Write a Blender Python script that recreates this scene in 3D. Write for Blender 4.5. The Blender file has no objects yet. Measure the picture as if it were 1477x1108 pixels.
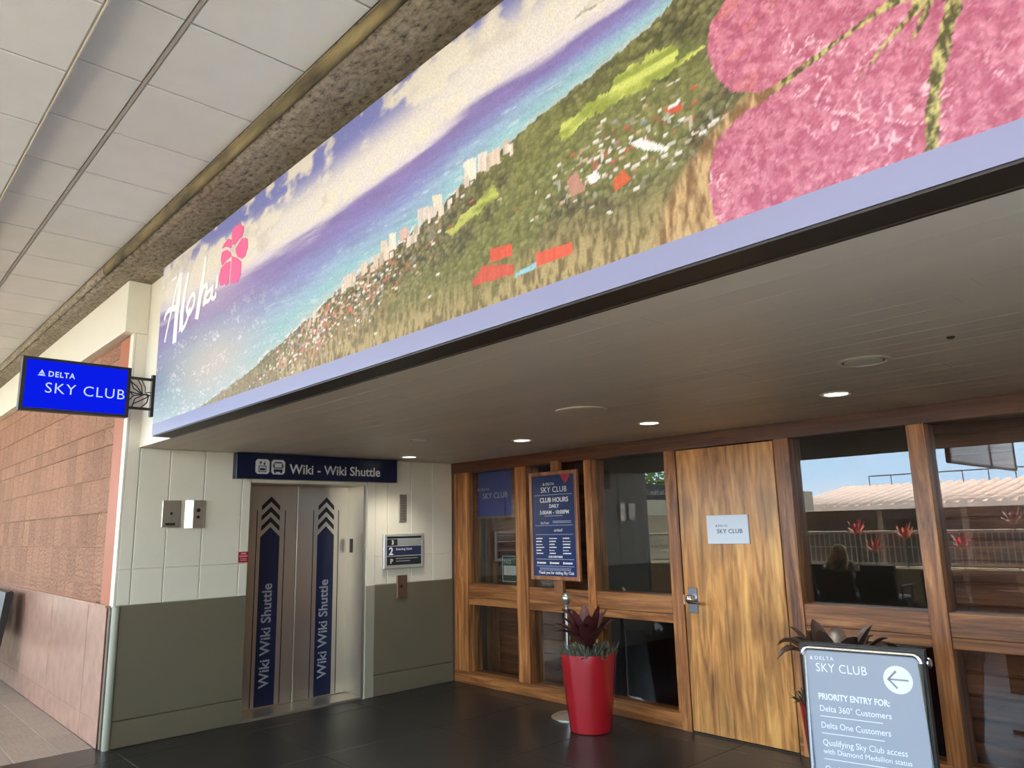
import bpy, bmesh, math, random
import numpy as np
from mathutils import Vector, Matrix

random.seed(7)
SC = bpy.context.scene
COL = SC.collection

# ------------------------------------------------------------------ camera
YAW, PITCH, ROLL, FPX = 0.8183, 0.1924, -0.0233, 1059.9
cam_d = bpy.data.cameras.new('camera')
cam = bpy.data.objects.new('camera', cam_d)
COL.objects.link(cam)
fw = Vector((-math.sin(YAW) * math.cos(PITCH), math.cos(YAW) * math.cos(PITCH), math.sin(PITCH)))
rt0 = Vector((math.cos(YAW), math.sin(YAW), 0))
up0 = rt0.cross(fw)
rt = math.cos(ROLL) * rt0 + math.sin(ROLL) * up0
up = -math.sin(ROLL) * rt0 + math.cos(ROLL) * up0
mw = Matrix((rt, up, -fw)).transposed().to_4x4()
mw.translation = Vector((6.1414, -1.6773, 1.4992))
cam.matrix_world = mw
cam_d.sensor_fit = 'HORIZONTAL'
cam_d.sensor_width = 36.0
cam_d.lens = FPX / 1477.0 * 36.0
cam_d.clip_start = 0.02
cam_d.clip_end = 400
SC.camera = cam

# ------------------------------------------------------------------ world, sun, exposure
SC.view_settings.view_transform = 'Standard'
SC.view_settings.look = 'None'
SC.view_settings.exposure = 0.0
SC.view_settings.gamma = 1.0
SC.view_settings.use_curve_mapping = False
SC.cycles.use_denoising = True
SC.cycles.max_bounces = 10
SC.cycles.diffuse_bounces = 6
SC.cycles.glossy_bounces = 5
SC.cycles.transparent_max_bounces = 12
SC.cycles.sample_clamp_indirect = 8.0
SC.cycles.caustics_reflective = False
SC.cycles.caustics_refractive = False

SUN_EL, SUN_AZ = math.radians(68), math.radians(200)   # azimuth measured clockwise from +Y
wd = bpy.data.worlds.new('world')
SC.world = wd
wd.use_nodes = True
wn, wl = wd.node_tree.nodes, wd.node_tree.links
wn.clear()
w_out = wn.new('ShaderNodeOutputWorld')
w_bg = wn.new('ShaderNodeBackground')
w_tc = wn.new('ShaderNodeTexCoord')
w_noise = wn.new('ShaderNodeTexNoise')
w_noise.inputs['Scale'].default_value = 3.2
w_noise.inputs['Detail'].default_value = 7
w_map = wn.new('ShaderNodeMapping')
w_map.inputs['Scale'].default_value = (1, 1, 2.6)
w_ramp = wn.new('ShaderNodeValToRGB')
w_ramp.color_ramp.elements[0].position = 0.47
w_ramp.color_ramp.elements[1].position = 0.68
w_mix = wn.new('ShaderNodeMixRGB')
w_mix.inputs['Color1'].default_value = (0.55, 0.77, 1.0, 1)
w_mix.inputs['Color2'].default_value = (1.0, 1.0, 1.0, 1)
w_bg.inputs['Strength'].default_value = 11.6
wl.new(w_tc.outputs['Generated'], w_map.inputs['Vector'])
wl.new(w_map.outputs['Vector'], w_noise.inputs['Vector'])
wl.new(w_noise.outputs['Fac'], w_ramp.inputs['Fac'])
wl.new(w_ramp.outputs['Color'], w_mix.inputs['Fac'])
wl.new(w_mix.outputs['Color'], w_bg.inputs['Color'])
wl.new(w_bg.outputs['Background'], w_out.inputs['Surface'])

sun_d = bpy.data.lights.new('sun_offscreen', 'SUN')
sun_d.energy = 61.0
sun_d.color = (1.0, 0.93, 0.82)
sun_d.angle = math.radians(0.6)
sun = bpy.data.objects.new('sun_offscreen', sun_d)
COL.objects.link(sun)
sdir = Vector((math.sin(SUN_AZ) * math.cos(SUN_EL), math.cos(SUN_AZ) * math.cos(SUN_EL), math.sin(SUN_EL)))
sun.rotation_euler = sdir.to_track_quat('Z', 'Y').to_euler()
sun.location = (0, -20, 30)


# ------------------------------------------------------------------ materials
def lin(c):
    if isinstance(c, str):
        c = tuple(int(c[i:i + 2], 16) for i in (0, 2, 4))
    out = []
    for v in c[:3]:
        v = v / 255.0
        out.append(v / 12.92 if v <= 0.04045 else ((v + 0.055) / 1.055) ** 2.4)
    return tuple(out) + (1.0,)


MATS = {}


def new_mat(name):
    m = bpy.data.materials.new(name)
    m.use_nodes = True
    n, l = m.node_tree.nodes, m.node_tree.links
    n.clear()
    o = n.new('ShaderNodeOutputMaterial')
    MATS[name] = m
    return m, n, l, o


def plain(name, c, rough=0.5, metal=0.0, vary=0.0, vscale=4.0, bump=0.0, bscale=60.0, emit=0.0, rnd=0.0, spec=0.5,
          stretch=(1, 1, 1), coat=0.0):
    """principled with optional noise tint, per-object tint and noise bump"""
    if name in MATS:
        return MATS[name]
    m, n, l, o = new_mat(name)
    b = n.new('ShaderNodeBsdfPrincipled')
    l.new(b.outputs[0], o.inputs[0])
    col = lin(c)
    b.inputs['Base Color'].default_value = col
    b.inputs['Roughness'].default_value = rough
    b.inputs['Metallic'].default_value = metal
    b.inputs['Specular IOR Level'].default_value = spec
    b.inputs['Coat Weight'].default_value = coat
    if emit:
        b.inputs['Emission Color'].default_value = col
        b.inputs['Emission Strength'].default_value = emit
    src = None
    if vary or bump:
        tc = n.new('ShaderNodeTexCoord')
        mp = n.new('ShaderNodeMapping')
        mp.inputs['Scale'].default_value = stretch
        l.new(tc.outputs['Object'], mp.inputs['Vector'])
    if vary:
        nz = n.new('ShaderNodeTexNoise')
        nz.inputs['Scale'].default_value = vscale
        nz.inputs['Detail'].default_value = 6
        l.new(mp.outputs[0], nz.inputs['Vector'])
        mr = n.new('ShaderNodeMapRange')
        mr.inputs['From Min'].default_value = 0.3
        mr.inputs['From Max'].default_value = 0.7
        mr.inputs['To Min'].default_value = 1 - vary
        mr.inputs['To Max'].default_value = 1 + vary
        l.new(nz.outputs['Fac'], mr.inputs['Value'])
        src = mr.outputs[0]
    if rnd:
        oi = n.new('ShaderNodeObjectInfo')
        mr2 = n.new('ShaderNodeMapRange')
        mr2.inputs['To Min'].default_value = 1 - rnd
        mr2.inputs['To Max'].default_value = 1 + rnd
        l.new(oi.outputs['Random'], mr2.inputs['Value'])
        if src is None:
            src = mr2.outputs[0]
        else:
            mu = n.new('ShaderNodeMath')
            mu.operation = 'MULTIPLY'
            l.new(src, mu.inputs[0])
            l.new(mr2.outputs[0], mu.inputs[1])
            src = mu.outputs[0]
    if src is not None:
        hs = n.new('ShaderNodeHueSaturation')
        hs.inputs['Color'].default_value = col
        l.new(src, hs.inputs['Value'])
        l.new(hs.outputs[0], b.inputs['Base Color'])
    if bump:
        nb = n.new('ShaderNodeTexNoise')
        nb.inputs['Scale'].default_value = bscale
        nb.inputs['Detail'].default_value = 4
        l.new(mp.outputs[0], nb.inputs['Vector'])
        bp = n.new('ShaderNodeBump')
        bp.inputs['Strength'].default_value = bump
        bp.inputs['Distance'].default_value = 0.01
        l.new(nb.outputs['Fac'], bp.inputs['Height'])
        l.new(bp.outputs[0], b.inputs['Normal'])
    return m


def wood(name, dark, mid, light, axis='z', scale=7.0, rough=0.38, leaf=0.0, rnd=0.14):
    """streaky timber, grain along axis; leaf > 0 gives book-matched cathedral veneer of that leaf width"""
    m, n, l, o = new_mat(name)
    b = n.new('ShaderNodeBsdfPrincipled')
    l.new(b.outputs[0], o.inputs[0])
    b.inputs['Roughness'].default_value = rough
    tc = n.new('ShaderNodeTexCoord')
    oi = n.new('ShaderNodeObjectInfo')
    ad = n.new('ShaderNodeVectorMath')
    ad.operation = 'ADD'
    sc_ = n.new('ShaderNodeVectorMath')
    sc_.operation = 'SCALE'
    sc_.inputs[0].default_value = (9.1, 5.3, 7.7)
    l.new(oi.outputs['Random'], sc_.inputs['Scale'])
    l.new(tc.outputs['Object'], ad.inputs[0])
    l.new(sc_.outputs[0], ad.inputs[1])
    mp = n.new('ShaderNodeMapping')
    s = {'x': (0.07, 1, 1), 'y': (1, 0.07, 1), 'z': (1, 1, 0.07)}[axis]
    mp.inputs['Scale'].default_value = s
    l.new(ad.outputs[0], mp.inputs['Vector'])
    nz = n.new('ShaderNodeTexNoise')
    nz.inputs['Scale'].default_value = scale
    nz.inputs['Detail'].default_value = 9
    nz.inputs['Roughness'].default_value = 0.68
    nz.inputs['Distortion'].default_value = 0.9
    l.new(mp.outputs[0], nz.inputs['Vector'])
    fac = nz.outputs['Fac']
    if leaf:
        sx = n.new('ShaderNodeSeparateXYZ')
        l.new(tc.outputs['Object'], sx.inputs[0])
        pp = n.new('ShaderNodeMath')
        pp.operation = 'PINGPONG'
        pp.inputs[1].default_value = leaf
        l.new(sx.outputs['X'], pp.inputs[0])
        zz = n.new('ShaderNodeMath')
        zz.operation = 'MULTIPLY'
        zz.inputs[1].default_value = 0.075
        l.new(sx.outputs['Z'], zz.inputs[0])
        nd = n.new('ShaderNodeTexNoise')
        nd.inputs['Scale'].default_value = 2.2
        mpd = n.new('ShaderNodeMapping')
        mpd.inputs['Scale'].default_value = (2.0, 1, 0.8)
        l.new(tc.outputs['Object'], mpd.inputs['Vector'])
        l.new(mpd.outputs[0], nd.inputs['Vector'])
        nds = n.new('ShaderNodeMath')
        nds.operation = 'MULTIPLY'
        nds.inputs[1].default_value = 0.13
        l.new(nd.outputs['Fac'], nds.inputs[0])
        a1 = n.new('ShaderNodeMath')
        l.new(zz.outputs[0], a1.inputs[0])
        l.new(nds.outputs[0], a1.inputs[1])
        sq = n.new('ShaderNodeMath')
        sq.operation = 'POWER'
        sq.inputs[1].default_value = 1.7
        l.new(pp.outputs[0], sq.inputs[0])
        sq2 = n.new('ShaderNodeMath')
        sq2.operation = 'MULTIPLY'
        sq2.inputs[1].default_value = 4.5
        l.new(sq.outputs[0], sq2.inputs[0])
        a2 = n.new('ShaderNodeMath')
        l.new(a1.outputs[0], a2.inputs[0])
        l.new(sq2.outputs[0], a2.inputs[1])
        mu = n.new('ShaderNodeMath')
        mu.operation = 'MULTIPLY'
        mu.inputs[1].default_value = 120.0
        l.new(a2.outputs[0], mu.inputs[0])
        sn = n.new('ShaderNodeMath')
        sn.operation = 'SINE'
        l.new(mu.outputs[0], sn.inputs[0])
        s2 = n.new('ShaderNodeMath')
        s2.operation = 'MULTIPLY_ADD'
        s2.inputs[1].default_value = 0.042
        l.new(sn.outputs[0], s2.inputs[0])
        l.new(nz.outputs['Fac'], s2.inputs[2])
        fac = s2.outputs[0]
    cr = n.new('ShaderNodeValToRGB')
    e = cr.color_ramp.elements
    e[0].position, e[0].color = 0.32, lin(dark)
    e[1].position, e[1].color = 0.70, lin(light)
    em = e.new(0.5)
    em.color = lin(mid)
    l.new(fac, cr.inputs['Fac'])
    hs = n.new('ShaderNodeHueSaturation')
    mr = n.new('ShaderNodeMapRange')
    mr.inputs['To Min'].default_value = 1 - rnd
    mr.inputs['To Max'].default_value = 1 + rnd
    l.new(oi.outputs['Random'], mr.inputs['Value'])
    if leaf:
        nl = n.new('ShaderNodeTexNoise')
        nl.inputs['Scale'].default_value = 3.4
        nl.inputs['Detail'].default_value = 5
        mpl = n.new('ShaderNodeMapping')
        mpl.inputs['Scale'].default_value = (1.6, 1, 0.6)
        l.new(tc.outputs['Object'], mpl.inputs['Vector'])
        l.new(mpl.outputs[0], nl.inputs['Vector'])
        mr3 = n.new('ShaderNodeMapRange')
        mr3.inputs['From Min'].default_value = 0.34
        mr3.inputs['From Max'].default_value = 0.60
        mr3.inputs['To Min'].default_value = 0.60
        mr3.inputs['To Max'].default_value = 1.10
        l.new(nl.outputs['Fac'], mr3.inputs['Value'])
        l.new(mr3.outputs[0], hs.inputs['Value'])
    else:
        l.new(mr.outputs[0], hs.inputs['Value'])
    l.new(cr.outputs[0], hs.inputs['Color'])
    l.new(hs.outputs[0], b.inputs['Base Color'])
    bp = n.new('ShaderNodeBump')
    bp.inputs['Strength'].default_value = 0.12
    bp.inputs['Distance'].default_value = 0.004
    l.new(fac, bp.inputs['Height'])
    l.new(bp.outputs[0], b.inputs['Normal'])
    return m


def glass_mat(name, tint, gain):
    m, n, l, o = new_mat(name)
    lw = n.new('ShaderNodeLayerWeight')
    lw.inputs['Blend'].default_value = 0.5
    pw = n.new('ShaderNodeMath')
    pw.operation = 'POWER'
    pw.inputs[1].default_value = 5
    l.new(lw.outputs['Facing'], pw.inputs[0])
    ma = n.new('ShaderNodeMath')
    ma.operation = 'MULTIPLY_ADD'
    ma.inputs[1].default_value = 0.95
    ma.inputs[2].default_value = gain
    ma.use_clamp = True
    l.new(pw.outputs[0], ma.inputs[0])
    tr = n.new('ShaderNodeBsdfTransparent')
    tr.inputs['Color'].default_value = tint
    gl = n.new('ShaderNodeBsdfGlossy')
    gl.inputs['Roughness'].default_value = 0.0
    mx = n.new('ShaderNodeMixShader')
    l.new(ma.outputs[0], mx.inputs['Fac'])
    l.new(tr.outputs[0], mx.inputs[1])
    l.new(gl.outputs[0], mx.inputs[2])
    l.new(mx.outputs[0], o.inputs[0])
    return m


def copper_mat():
    m, n, l, o = new_mat('copper_relief')
    b = n.new('ShaderNodeBsdfPrincipled')
    l.new(b.outputs[0], o.inputs[0])
    b.inputs['Metallic'].default_value = 0.12
    b.inputs['Specular IOR Level'].default_value = 0.04
    b.inputs['Roughness'].default_value = 0.6
    tc = n.new('ShaderNodeTexCoord')
    oi = n.new('ShaderNodeObjectInfo')
    sc_ = n.new('ShaderNodeVectorMath')
    sc_.operation = 'SCALE'
    sc_.inputs[0].default_value = (31, 17, 23)
    l.new(oi.outputs['Random'], sc_.inputs['Scale'])
    ad = n.new('ShaderNodeVectorMath')
    l.new(tc.outputs['Object'], ad.inputs[0])
    l.new(sc_.outputs[0], ad.inputs[1])
    vo = n.new('ShaderNodeTexVoronoi')
    vo.feature = 'F1'
    vo.inputs['Scale'].default_value = 26
    l.new(ad.outputs[0], vo.inputs['Vector'])
    wv = n.new('ShaderNodeTexWave')
    wv.wave_type = 'RINGS'
    wv.inputs['Scale'].default_value = 9
    wv.inputs['Distortion'].default_value = 9
    wv.inputs['Detail'].default_value = 2
    wv.inputs['Detail Scale'].default_value = 1.4
    l.new(ad.outputs[0], wv.inputs['Vector'])
    mx = n.new('ShaderNodeMath')
    mx.operation = 'ADD'
    l.new(vo.outputs['Distance'], mx.inputs[0])
    l.new(wv.outputs['Fac'], mx.inputs[1])
    bp = n.new('ShaderNodeBump')
    bp.inputs['Strength'].default_value = 0.55
    bp.inputs['Distance'].default_value = 0.010
    l.new(mx.outputs[0], bp.inputs['Height'])
    l.new(bp.outputs[0], b.inputs['Normal'])
    hs = n.new('ShaderNodeHueSaturation')
    hs.inputs['Color'].default_value = lin((146, 109, 87))
    mr = n.new('ShaderNodeMapRange')
    mr.inputs['To Min'].default_value = 0.84
    mr.inputs['To Max'].default_value = 1.1
    l.new(oi.outputs['Random'], mr.inputs['Value'])
    l.new(mr.outputs[0], hs.inputs['Value'])
    l.new(hs.outputs[0], b.inputs['Base Color'])
    return m


def concrete_mat():
    m, n, l, o = new_mat('rough_concrete')
    b = n.new('ShaderNodeBsdfPrincipled')
    l.new(b.outputs[0], o.inputs[0])
    b.inputs['Roughness'].default_value = 0.9
    tc = n.new('ShaderNodeTexCoord')
    mp = n.new('ShaderNodeMapping')
    mp.inputs['Scale'].default_value = (0.55, 1, 1)
    l.new(tc.outputs['Object'], mp.inputs['Vector'])
    nz = n.new('ShaderNodeTexNoise')
    nz.inputs['Scale'].default_value = 34
    nz.inputs['Detail'].default_value = 9
    nz.inputs['Roughness'].default_value = 0.75
    l.new(mp.outputs[0], nz.inputs['Vector'])
    cr = n.new('ShaderNodeValToRGB')
    e = cr.color_ramp.elements
    e[0].position, e[0].color = 0.36, lin((50, 48, 44))
    e[1].position, e[1].color = 0.66, lin((162, 156, 144))
    x = e.new(0.46)
    x.color = lin((122, 116, 105))
    l.new(nz.outputs['Fac'], cr.inputs['Fac'])
    n2 = n.new('ShaderNodeTexNoise')
    n2.inputs['Scale'].default_value = 2.3
    n2.inputs['Detail'].default_value = 4
    l.new(tc.outputs['Object'], n2.inputs['Vector'])
    cr2 = n.new('ShaderNodeValToRGB')
    cr2.color_ramp.elements[0].color = lin((222, 212, 190))
    cr2.color_ramp.elements[0].position = 0.35
    cr2.color_ramp.elements[1].color = lin((255, 250, 242))
    cr2.color_ramp.elements[1].position = 0.62
    l.new(n2.outputs['Fac'], cr2.inputs['Fac'])
    mu = n.new('ShaderNodeMixRGB')
    mu.blend_type = 'MULTIPLY'
    mu.inputs['Fac'].default_value = 1
    l.new(cr.outputs[0], mu.inputs['Color1'])
    l.new(cr2.outputs[0], mu.inputs['Color2'])
    l.new(mu.outputs[0], b.inputs['Base Color'])
    bp = n.new('ShaderNodeBump')
    bp.inputs['Strength'].default_value = 0.8
    bp.inputs['Distance'].default_value = 0.008
    l.new(nz.outputs['Fac'], bp.inputs['Height'])
    l.new(bp.outputs[0], b.inputs['Normal'])
    return m


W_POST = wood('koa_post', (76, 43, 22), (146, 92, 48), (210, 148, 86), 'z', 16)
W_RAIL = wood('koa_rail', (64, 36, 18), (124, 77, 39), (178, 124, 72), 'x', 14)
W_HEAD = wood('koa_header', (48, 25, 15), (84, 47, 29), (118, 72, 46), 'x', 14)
W_DOOR = wood('koa_door', (112, 70, 36), (184, 128, 66), (216, 168, 98), 'z', 13, rough=0.32, leaf=0.083, rnd=0.0)
W_BOARD = wood('interior_board', (56, 27, 12), (106, 58, 27), (150, 92, 46), 'x', 13, rough=0.45, rnd=0.25)
GLASS = glass_mat('tinted_glass', (0.84, 0.84, 0.84, 1), 0.058)
COPPER = copper_mat()
CONCRETE = concrete_mat()
COPPER_PLAIN = plain('copper_plain', (160, 98, 68), 0.5, 0.2, 0.08, 3, spec=0.12)
WHITE_WALL = plain('white_wall_panel', (220, 214, 194), 0.42, 0, 0.03, 2, rnd=0.015)
WHITE_TRIM = plain('white_trim', (220, 214, 194), 0.4, 0, 0.02, 2)
OLIVE = plain('olive_paint', (104, 97, 79), 0.45, 0, 0.03, 3)
GRANITE = plain('pink_granite', (162, 125, 108), 0.22, 0, 0.12, 9, rnd=0.03)
GRANITE_GAP = plain('dark_gap', (52, 44, 36), 0.7)
CEIL_TILE = plain('ceiling_tile', (214, 216, 216), 0.85, 0, 0.025, 6, bump=0.15, bscale=220, rnd=0.02)
CEIL_GRID = plain('ceiling_grid', (160, 157, 152), 0.6)
SOFFIT = plain('soffit_paint', (206, 196, 182), 0.5, 0, 0.05, 3, stretch=(0.2, 1, 1), rnd=0.03)
SOFFIT_GAP = plain('soffit_joint', (206, 196, 182), 0.7)
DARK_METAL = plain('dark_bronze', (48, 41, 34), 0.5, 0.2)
BLACK = plain('black_paint', (16, 15, 14), 0.45)
BLACK_LEATHER = plain('black_leather', (20, 20, 22), 0.4, 0, bump=0.1, bscale=120)
STEEL = plain('brushed_steel', (192, 184, 170), 0.34, 0.9, 0.05, 5, bump=0.05, bscale=120, stretch=(1, 1, 0.03))
STEEL_LIGHT = plain('satin_steel', (200, 192, 178), 0.28, 0.85)
CHROME = plain('chrome', (215, 217, 220), 0.12, 1.0)
NAVY = plain('navy_print', (15, 26, 60), 0.35)
NAVY_DARK = plain('navy_sign', (13, 23, 54), 0.3)
WHITE_PRINT = plain('white_print', (226, 226, 222), 0.5)
GREY_PRINT = plain('pale_grey_print', (206, 208, 205), 0.5)
LAVENDER = plain('lavender_stripe', (125, 126, 155), 0.4)
PINK_PRINT = plain('pink_print', (222, 92, 140), 0.4)
DARK_TILE = plain('dark_floor_tile', (36, 34, 32), 0.34, 0, 0.22, 2.5, bump=0.1, bscale=35, rnd=0.06, spec=0.35)
GROUT = plain('floor_grout', (96, 90, 80), 0.8)
PALE_TILE = plain('pale_floor_tile', (146, 132, 120), 0.4, 0, 0.14, 7, bump=0.25, bscale=50, stretch=(1, 8, 1), rnd=0.06)
RED_POT = plain('red_glaze', (152, 24, 32), 0.26, 0, 0.05, 4, coat=0.4)
SOIL = plain('soil', (52, 38, 28), 0.95, 0, 0.2, 30)
LEAF_DARK = plain('dark_bromeliad_leaf', (74, 36, 36), 0.35, 0, 0.25, 12, rnd=0.2)
LEAF_GREEN = plain('grey_green_leaf', (92, 98, 80), 0.5, 0, 0.3, 25)
LEAF_BROWN = plain('bronze_leaf', (70, 54, 46), 0.35, 0, 0.25, 12, rnd=0.25)


# ------------------------------------------------------------------ mesh helpers
ORG = {}


class MB:
    def __init__(s):
        s.v, s.f = [], []

    def add(s, vs, fs):
        o = len(s.v)
        s.v += [tuple(v) for v in vs]
        s.f += [tuple(i + o for i in f) for f in fs]
        return s

    def box(s, x0, x1, y0, y1, z0, z1):
        vs = [(x, y, z) for z in (z0, z1) for y in (y0, y1) for x in (x0, x1)]
        return s.add(vs, [(0, 2, 3, 1), (4, 5, 7, 6), (0, 1, 5, 4), (2, 6, 7, 3), (0, 4, 6, 2), (1, 3, 7, 5)])

    def bbox(s, x0, x1, y0, y1, z0, z1, ax, b):
        """box whose face towards axis ax ('-y','+x','-z') has a bevelled rim of width b"""
        sg, a = (-1 if ax[0] == '-' else 1), 'xyz'.index(ax[1])
        lo, hi = [x0, y0, z0], [x1, y1, z1]
        o = [i for i in range(3) if i != a]
        back, front = (lo[a], hi[a]) if sg > 0 else (hi[a], lo[a])
        rings = []
        for (val, ins) in ((back, 0), (front - sg * b, 0), (front, b)):
            r = []
            for (u, w) in ((lo[o[0]] + ins, lo[o[1]] + ins), (hi[o[0]] - ins, lo[o[1]] + ins),
                           (hi[o[0]] - ins, hi[o[1]] - ins), (lo[o[0]] + ins, hi[o[1]] - ins)):
                p = [0, 0, 0]
                p[a], p[o[0]], p[o[1]] = val, u, w
                r.append(tuple(p))
            rings.append(r)
        vs = rings[0] + rings[1] + rings[2]
        fs = [(0, 1, 2, 3), (8, 9, 10, 11)]
        for k in (0, 4):
            for i in range(4):
                fs.append((k + i, k + (i + 1) % 4, k + 4 + (i + 1) % 4, k + 4 + i))
        return s.add(vs, fs)

    def lathe(s, prof, c, n=24, ax='z'):
        vs = []
        for (r, h) in prof:
            for i in range(n):
                a = 2 * math.pi * i / n
                p = (r * math.cos(a), r * math.sin(a), h)
                if ax == 'x':
                    p = (h, r * math.cos(a), r * math.sin(a))
                elif ax == 'y':
                    p = (r * math.cos(a), h, r * math.sin(a))
                vs.append((c[0] + p[0], c[1] + p[1], c[2] + p[2]))
        fs = []
        for k in range(len(prof) - 1):
            for i in range(n):
                fs.append((k * n + i, k * n + (i + 1) % n, (k + 1) * n + (i + 1) % n, (k + 1) * n + i))
        fs.append(tuple(range(n - 1, -1, -1)))
        fs.append(tuple((len(prof) - 1) * n + i for i in range(n)))
        return s.add(vs, fs)

    def tube(s, pts, r, n=8, cap=True):
        pts = [Vector(p) for p in pts]
        rr = r if isinstance(r, (list, tuple)) else [r] * len(pts)
        vs = []
        ref = Vector((0, 0, 1))
        d0 = (pts[1] - pts[0]).normalized()
        if abs(d0.dot(ref)) > 0.9:
            ref = Vector((1, 0, 0))
        for i, p in enumerate(pts):
            d = (pts[min(i + 1, len(pts) - 1)] - pts[max(i - 1, 0)]).normalized()
            a = d.cross(ref)
            if a.length < 1e-5:
                a = d.cross(Vector((0, 1, 0)))
            a.normalize()
            b = a.cross(d)
            for k in range(n):
                t = 2 * math.pi * k / n
                vs.append(p + (a * math.cos(t) + b * math.sin(t)) * rr[i])
        fs = []
        for i in range(len(pts) - 1):
            for k in range(n):
                fs.append((i * n + k, i * n + (k + 1) % n, (i + 1) * n + (k + 1) % n, (i + 1) * n + k))
        if cap:
            fs.append(tuple(range(n - 1, -1, -1)))
            fs.append(tuple((len(pts) - 1) * n + k for k in range(n)))
        return s.add(vs, fs)

    def prism(s, poly, o, r, u, n, t):
        """extrude a 2D polygon in frame (o; r, u) by thickness t along n"""
        o, r, u, n = Vector(o), Vector(r), Vector(u), Vector(n)
        k = len(poly)
        a = [o + r * p[0] + u * p[1] for p in poly]
        b = [p + n * t for p in a]
        fs = [tuple(range(k - 1, -1, -1)), tuple(range(k, 2 * k))]
        for i in range(k):
            fs.append((i, (i + 1) % k, k + (i + 1) % k, k + i))
        return s.add(a + b, fs)

    def mesh(s, name, mat, org=(0, 0, 0), smooth=False):
        me = bpy.data.meshes.new(name)
        ox, oy, oz = org
        me.from_pydata([(x - ox, y - oy, z - oz) for x, y, z in s.v], [], s.f)
        bm = bmesh.new()
        bm.from_mesh(me)
        bmesh.ops.recalc_face_normals(bm, faces=bm.faces)
        bm.to_mesh(me)
        bm.free()
        if smooth:
            me.shade_smooth() if smooth == 2 else smooth_by_angle(me)
        me.materials.append(mat)
        return me

    def base(s):
        a = np.array(s.v)
        lo, hi = a.min(0), a.max(0)
        return ((lo[0] + hi[0]) / 2, (lo[1] + hi[1]) / 2, lo[2])

    def build(s, name, mat, parent=None, smooth=False, org=None):
        if parent is not None:
            org = ORG[parent.name]
        elif org is None:
            org = s.base()
        me = s.mesh(name, mat, org, smooth)
        o = bpy.data.objects.new(name, me)
        COL.objects.link(o)
        if parent is not None:
            o.parent = parent
        else:
            o.location = org
        ORG[o.name] = tuple(org)
        return o


def smooth_by_angle(me, ang=0.6):
    me.shade_smooth()
    bm = bmesh.new()
    bm.from_mesh(me)
    for e in bm.edges:
        if len(e.link_faces) == 2 and e.calc_face_angle(0) > ang:
            e.smooth = False
    bm.to_mesh(me)
    bm.free()


def box(x0, x1, y0, y1, z0, z1):
    return MB().box(x0, x1, y0, y1, z0, z1)


def tag(o, label, cat, group=None):
    o['label'] = label
    o['category'] = cat
    if group:
        o['group'] = group
    return o


def struct(o, label=None):
    o['kind'] = 'structure'
    if label:
        o['label'] = label
    return o


def empty(name, loc):
    o = bpy.data.objects.new(name, None)
    o.empty_display_size = 0.1
    o.location = loc
    COL.objects.link(o)
    ORG[o.name] = tuple(loc)
    return o


def thing(name, label, cat, loc, group=None):
    return tag(empty(name, loc), label, cat, group)


def share(name, me, loc, parent, scale=None, rot=None):
    """object on shared mesh data, placed at a world location under its parent"""
    o = bpy.data.objects.new(name, me)
    COL.objects.link(o)
    po = ORG[parent.name] if parent else (0, 0, 0)
    o.parent = parent
    o.location = (loc[0] - po[0], loc[1] - po[1], loc[2] - po[2])
    if scale:
        o.scale = scale
    if rot:
        o.rotation_euler = rot
    ORG[o.name] = tuple(loc)
    return o


def text(s, size, mat, parent, o, r, u, align='LEFT', bold=0.0, squash=1.0, t=0.0012, name='lettering', shear=0.0, spacing=1.0):
    cu = bpy.data.curves.new('txt', 'FONT')
    cu.body = s
    cu.size = size
    cu.align_x = align
    cu.extrude = t
    cu.offset = bold
    cu.resolution_u = 3
    cu.shear = shear
    cu.space_character = spacing
    tmp = bpy.data.objects.new('txt', cu)
    COL.objects.link(tmp)
    dg = bpy.context.evaluated_depsgraph_get()
    me = bpy.data.meshes.new_from_object(tmp.evaluated_get(dg))
    bpy.data.objects.remove(tmp)
    bpy.data.curves.remove(cu)
    me.name = name
    po = Vector(ORG[parent.name])
    o, r, u = Vector(o), Vector(r).normalized(), Vector(u).normalized()
    n = r.cross(u)
    for v in me.vertices:
        c = v.co.copy()
        v.co = o + r * (c.x * squash) + u * c.y + n * c.z - po
    me.materials.clear()
    me.materials.append(mat)
    # one object per word: group the letter islands by their gaps along the line
    bm = bmesh.new()
    bm.from_mesh(me)
    bm.verts.ensure_lookup_table()
    seen, isl = set(), []
    for v in bm.verts:
        if v.index in seen:
            continue
        st_, comp = [v], []
        seen.add(v.index)
        while st_:
            q = st_.pop()
            comp.append(q.index)
            for e in q.link_edges:
                w = e.other_vert(q)
                if w.index not in seen:
                    seen.add(w.index)
                    st_.append(w)
        pr_ = [r.dot(bm.verts[i].co) for i in comp]
        isl.append((min(pr_), max(pr_), comp))
    bm.free()
    isl.sort(key=lambda q: q[0])
    words, end = [], None
    for lo, hi, comp in isl:
        if end is None or lo - end > 0.17 * size * squash * spacing:
            words.append([])
            end = hi
        words[-1] += comp
        end = max(end, hi)
    vs = [tuple(v.co) for v in me.vertices]
    polys = [tuple(p.vertices) for p in me.polygons]
    for wv in words:
        idx = {i: k for k, i in enumerate(wv)}
        m2 = bpy.data.meshes.new(name)
        m2.from_pydata([vs[i] for i in wv], [], [tuple(idx[i] for i in p) for p in polys if p[0] in idx])
        m2.materials.append(mat)
        ob = bpy.data.objects.new(name, m2)
        COL.objects.link(ob)
        ob.parent = parent
        ORG[ob.name] = tuple(po)
    bpy.data.meshes.remove(me)


RX, RY = (1, 0, 0), (0, 1, 0)
UZ = (0, 0, 1)


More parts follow.
